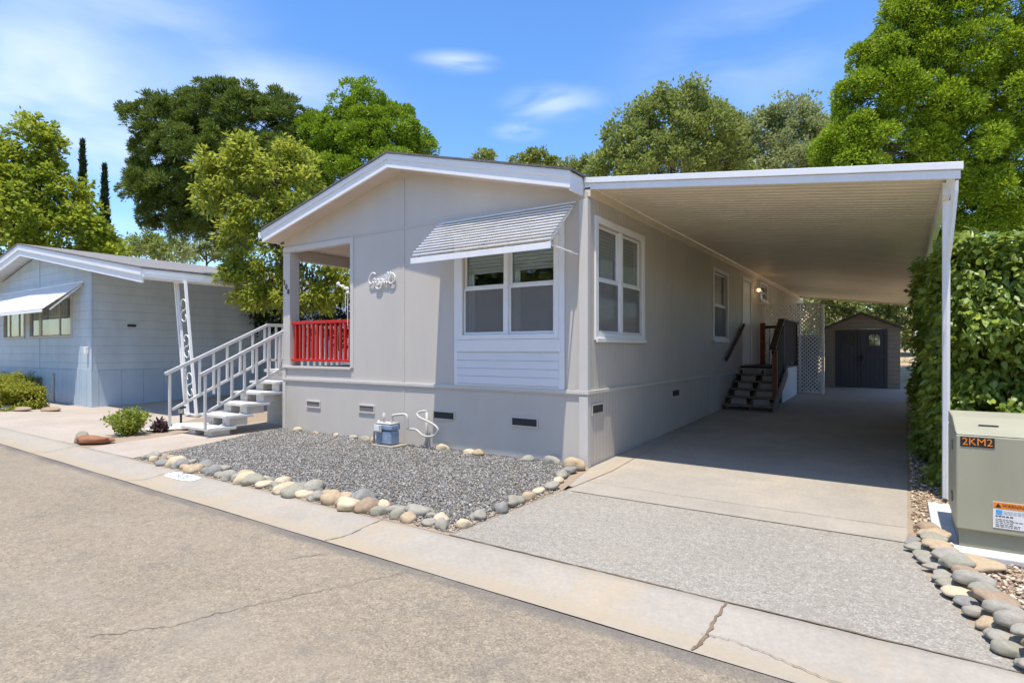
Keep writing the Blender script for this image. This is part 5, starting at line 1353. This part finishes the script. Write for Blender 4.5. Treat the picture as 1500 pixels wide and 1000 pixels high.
# the low dry-laid edging right of the drive: two courses
items = []
random.seed(5)
for course in range(2):
    for k in range(15):
        t = k / 14.; yy = 5.62 - 1.95 * t + (.07 if course else 0)
        xe = .11 + .40 * t ** 1.3 + course * .07
        s = random.uniform(.062, .098) * (.9 if course == 0 else 1.05)
        items.append((xe + random.uniform(-.015, .015), yy, (.03 if course == 0 else .105) + random.uniform(0, .01), s * 1.15, s * .88, s * .60, random.uniform(-25, 35), random.choices(cols, [1.6, .6, 5, 1.2, 1.6, 1.6])[0]))
row(items, 'in the stacked edging by the driveway', 'the cabinet', 'stacked edging stones', 'edging_stone')
stone('flat_stone', .42, 5.22, .03, .2, .13, .06, 10, 'sand_tan', 'flat tan slab lying at the corner of the concrete pad', None)
stone('red_rock', -10.95, 3.98, .06, .30, .16, .13, 35, 'red_stone', 'long red brown rock at the kerb end of the planting bed', None, shape=3)
stone('pointed_rock', -11.25, 3.92, .07, .10, .09, .17, 0, 'olive_stone', 'pointed olive rock left of the red rock', None, shape=1)
for xx, yy, sx, sy, lab in ((-11.75, 5.45, .34, .22, 'white flat rock nearest the purple succulent'), (-11.75, 6.0, .40, .25, 'largest white flat rock beside the path light'), (-11.3, 6.25, .30, .2, 'white flat rock behind the bottom stair'), (-11.45, 5.75, .25, .16, 'small white flat rock between the larger white ones')):
    stone('white_rock', xx, yy, .035, sx, sy, .07, random.uniform(0, 90), 'whiterock', lab, 'white rocks by the stairs')
for k in range(8):
    xx = -18.3 - k * .46 + random.uniform(-.06, .06)
    m = ['brown_stone', 'whiterock', 'brown_stone', 'grey_stone', 'whiterock', 'olive_stone', 'brown_stone', 'grey_stone'][k]
    stone('hedge_stone', xx, 4.55 + (.55 - k * .18 if k < 3 else 0), .05, .22, .13, .09, random.uniform(-20, 20), m, f'{["brown", "white", "brown", "grey", "white", "olive", "brown", "grey"][k]} stone under the hedge, {ORD[k]} from the blue house corner', 'stones edging the hedge')
stone('hedge_stone', -17.7, 5.5, .04, .28, .14, .09, 10, 'brown_stone', 'flat brown stone by the blue house corner skirting', 'stones edging the hedge')

# table lamp inside the front window
la = thing('table_lamp', 'table lamp with pale drum shade inside the front window', 'lamp', (-4.12, 7.5, 1.0))
MB().lathe((-4.12, 7.5, 2.08), [(.16, 0), (.14, .30)], 20).build('lamp_shade', 'shade', la, smooth=True)
MB().lathe((-4.12, 7.5, 1.62), [(.09, 0), (.05, .04), (.07, .2), (.03, .36), (.015, .46)], 16).build('lamp_base', 'shade', la, smooth=True)
MB().box(-4.4, -3.85, 7.25, 7.75, .97, 1.62).build('side_table', 'darkwood', la)

# ------------------------------------------------------------------ sky, sun, camera
sun_dir = Vector((.075, -.235, 1)).normalized()
EL = math.asin(sun_dir.z); AZ = math.atan2(sun_dir.x, sun_dir.y)
w = bpy.data.worlds.new('World'); scn.world = w; w.use_nodes = True
nt = w.node_tree; bg = nt.nodes['Background']
sky = N(nt, 'ShaderNodeTexSky'); sky.sky_type = 'NISHITA'; sky.sun_disc = False; sky.sun_elevation = EL; sky.sun_rotation = AZ
sky.air_density = 1.0; sky.dust_density = .5; sky.ozone_density = 2.2; sky.altitude = 300
hs = N(nt, 'ShaderNodeHueSaturation'); hs.inputs['Saturation'].default_value = 1.24; hs.inputs['Value'].default_value = 1.36; hs.inputs['Hue'].default_value = .505
nt.links.new(sky.outputs[0], hs.inputs['Color'])
tc = N(nt, 'ShaderNodeTexCoord')
def cloud(mask_c, width, scale, seed, thr):
    c = Vector(mask_c).normalized()
    dt = N(nt, 'ShaderNodeVectorMath', operation='DISTANCE'); dt.inputs[1].default_value = c
    sc = N(nt, 'ShaderNodeVectorMath', operation='MULTIPLY'); sc.inputs[1].default_value = (1, 1, width[1]); 
    c2 = Vector((c.x, c.y, c.z * width[1])); dt.inputs[1].default_value = c2
    nt.links.new(tc.outputs['Generated'], sc.inputs[0]); nt.links.new(sc.outputs[0], dt.inputs[0])
    mk = N(nt, 'ShaderNodeMapRange'); mk.interpolation_type = 'SMOOTHSTEP'
    mk.inputs['From Min'].default_value = width[0]; mk.inputs['From Max'].default_value = 0
    nt.links.new(dt.outputs['Value'], mk.inputs['Value'])
    mp = N(nt, 'ShaderNodeMapping'); mp.inputs['Location'].default_value = (seed, seed * .7, seed * .3); mp.inputs['Scale'].default_value = (scale, scale, scale * 3.2)
    nt.links.new(tc.outputs['Generated'], mp.inputs['Vector'])
    n = N(nt, 'ShaderNodeTexNoise'); n.inputs['Scale'].default_value = 1; n.inputs['Detail'].default_value = 5; n.inputs['Roughness'].default_value = .48; n.inputs['Distortion'].default_value = .5
    nt.links.new(mp.outputs[0], n.inputs['Vector'])
    r2 = N(nt, 'ShaderNodeMapRange'); r2.interpolation_type = 'SMOOTHSTEP'; r2.inputs['From Min'].default_value = thr; r2.inputs['From Max'].default_value = thr + .38
    nt.links.new(n.outputs['Fac'], r2.inputs['Value'])
    m = N(nt, 'ShaderNodeMath', operation='MULTIPLY'); nt.links.new(mk.outputs[0], m.inputs[0]); nt.links.new(r2.outputs[0], m.inputs[1])
    return m.outputs[0]
def sdir(px, py):
    x, y = site(px, 1); return (x, y, (512 - py) / 844.)
acc = None
for px, py, wd, sc_, sd_, th_, am in ((110, 135, (.36, 2.6), 2.6, 3.3, .30, .75), (200, 75, (.26, 1.6), 2.8, 1.3, .34, .55), (90, 230, (.40, 3.2), 3.0, 5.0, .30, .6), (440, 140, (.20, 3.0), 4.0, 7.7, .28, .45), (668, 91, (.085, 4.2), 9, 2.1, .22, .55), (810, 152, (.11, 3.0), 9, 9.1, .30, .5), (762, 193, (.06, 3.0), 9, 4.4, .25, .45), (1120, 80, (.30, 2.2), 3.5, 6.2, .40, .3), (1480, 60, (.3, 2.2), 3.5, 8.2, .40, .3)):
    o = cloud(sdir(px, py), wd, sc_, sd_, th_)
    m = N(nt, 'ShaderNodeMath', operation='MULTIPLY'); m.inputs[1].default_value = am; nt.links.new(o, m.inputs[0])
    if acc is None: acc = m.outputs[0]
    else:
        a = N(nt, 'ShaderNodeMath', operation='ADD'); a.use_clamp = True; nt.links.new(acc, a.inputs[0]); nt.links.new(m.outputs[0], a.inputs[1]); acc = a.outputs[0]
SKYS = .15
mx = nt.nodes.new('ShaderNodeMix'); mx.data_type = 'RGBA'
nt.links.new(acc, mx.inputs[0]); nt.links.new(hs.outputs[0], mx.inputs[6]); mx.inputs[7].default_value = (5.0, 5.6, 6.6, 1)
nt.links.new(mx.outputs[2], bg.inputs['Color']); bg.inputs['Strength'].default_value = SKYS
sl = bpy.data.lights.new('sun', 'SUN'); sl.energy = 4.3; sl.angle = R(.55); sl.color = (1, .935, .83)
so = bpy.data.objects.new('sun', sl); COL.objects.link(so); so.rotation_euler = sun_dir.to_track_quat('Z', 'Y').to_euler(); so.location = (0, -5, 30)

cam = bpy.data.cameras.new('camera'); co = bpy.data.objects.new('camera', cam); COL.objects.link(co)
co.location = (0, 0, 1.54); co.rotation_euler = (R(90), 0, TH)
cam.sensor_width = 36; cam.lens = 844 / 1500 * 36; cam.shift_y = 12 / 1500; cam.clip_end = 2000; cam.clip_start = .05
scn.camera = co
vs = scn.view_settings; vs.view_transform = 'Standard'; vs.look = 'None'; vs.gamma = 1; vs.exposure = .46
scn.cycles.max_bounces = 8; scn.cycles.transparent_max_bounces = 12
scn.cycles.use_denoising = True
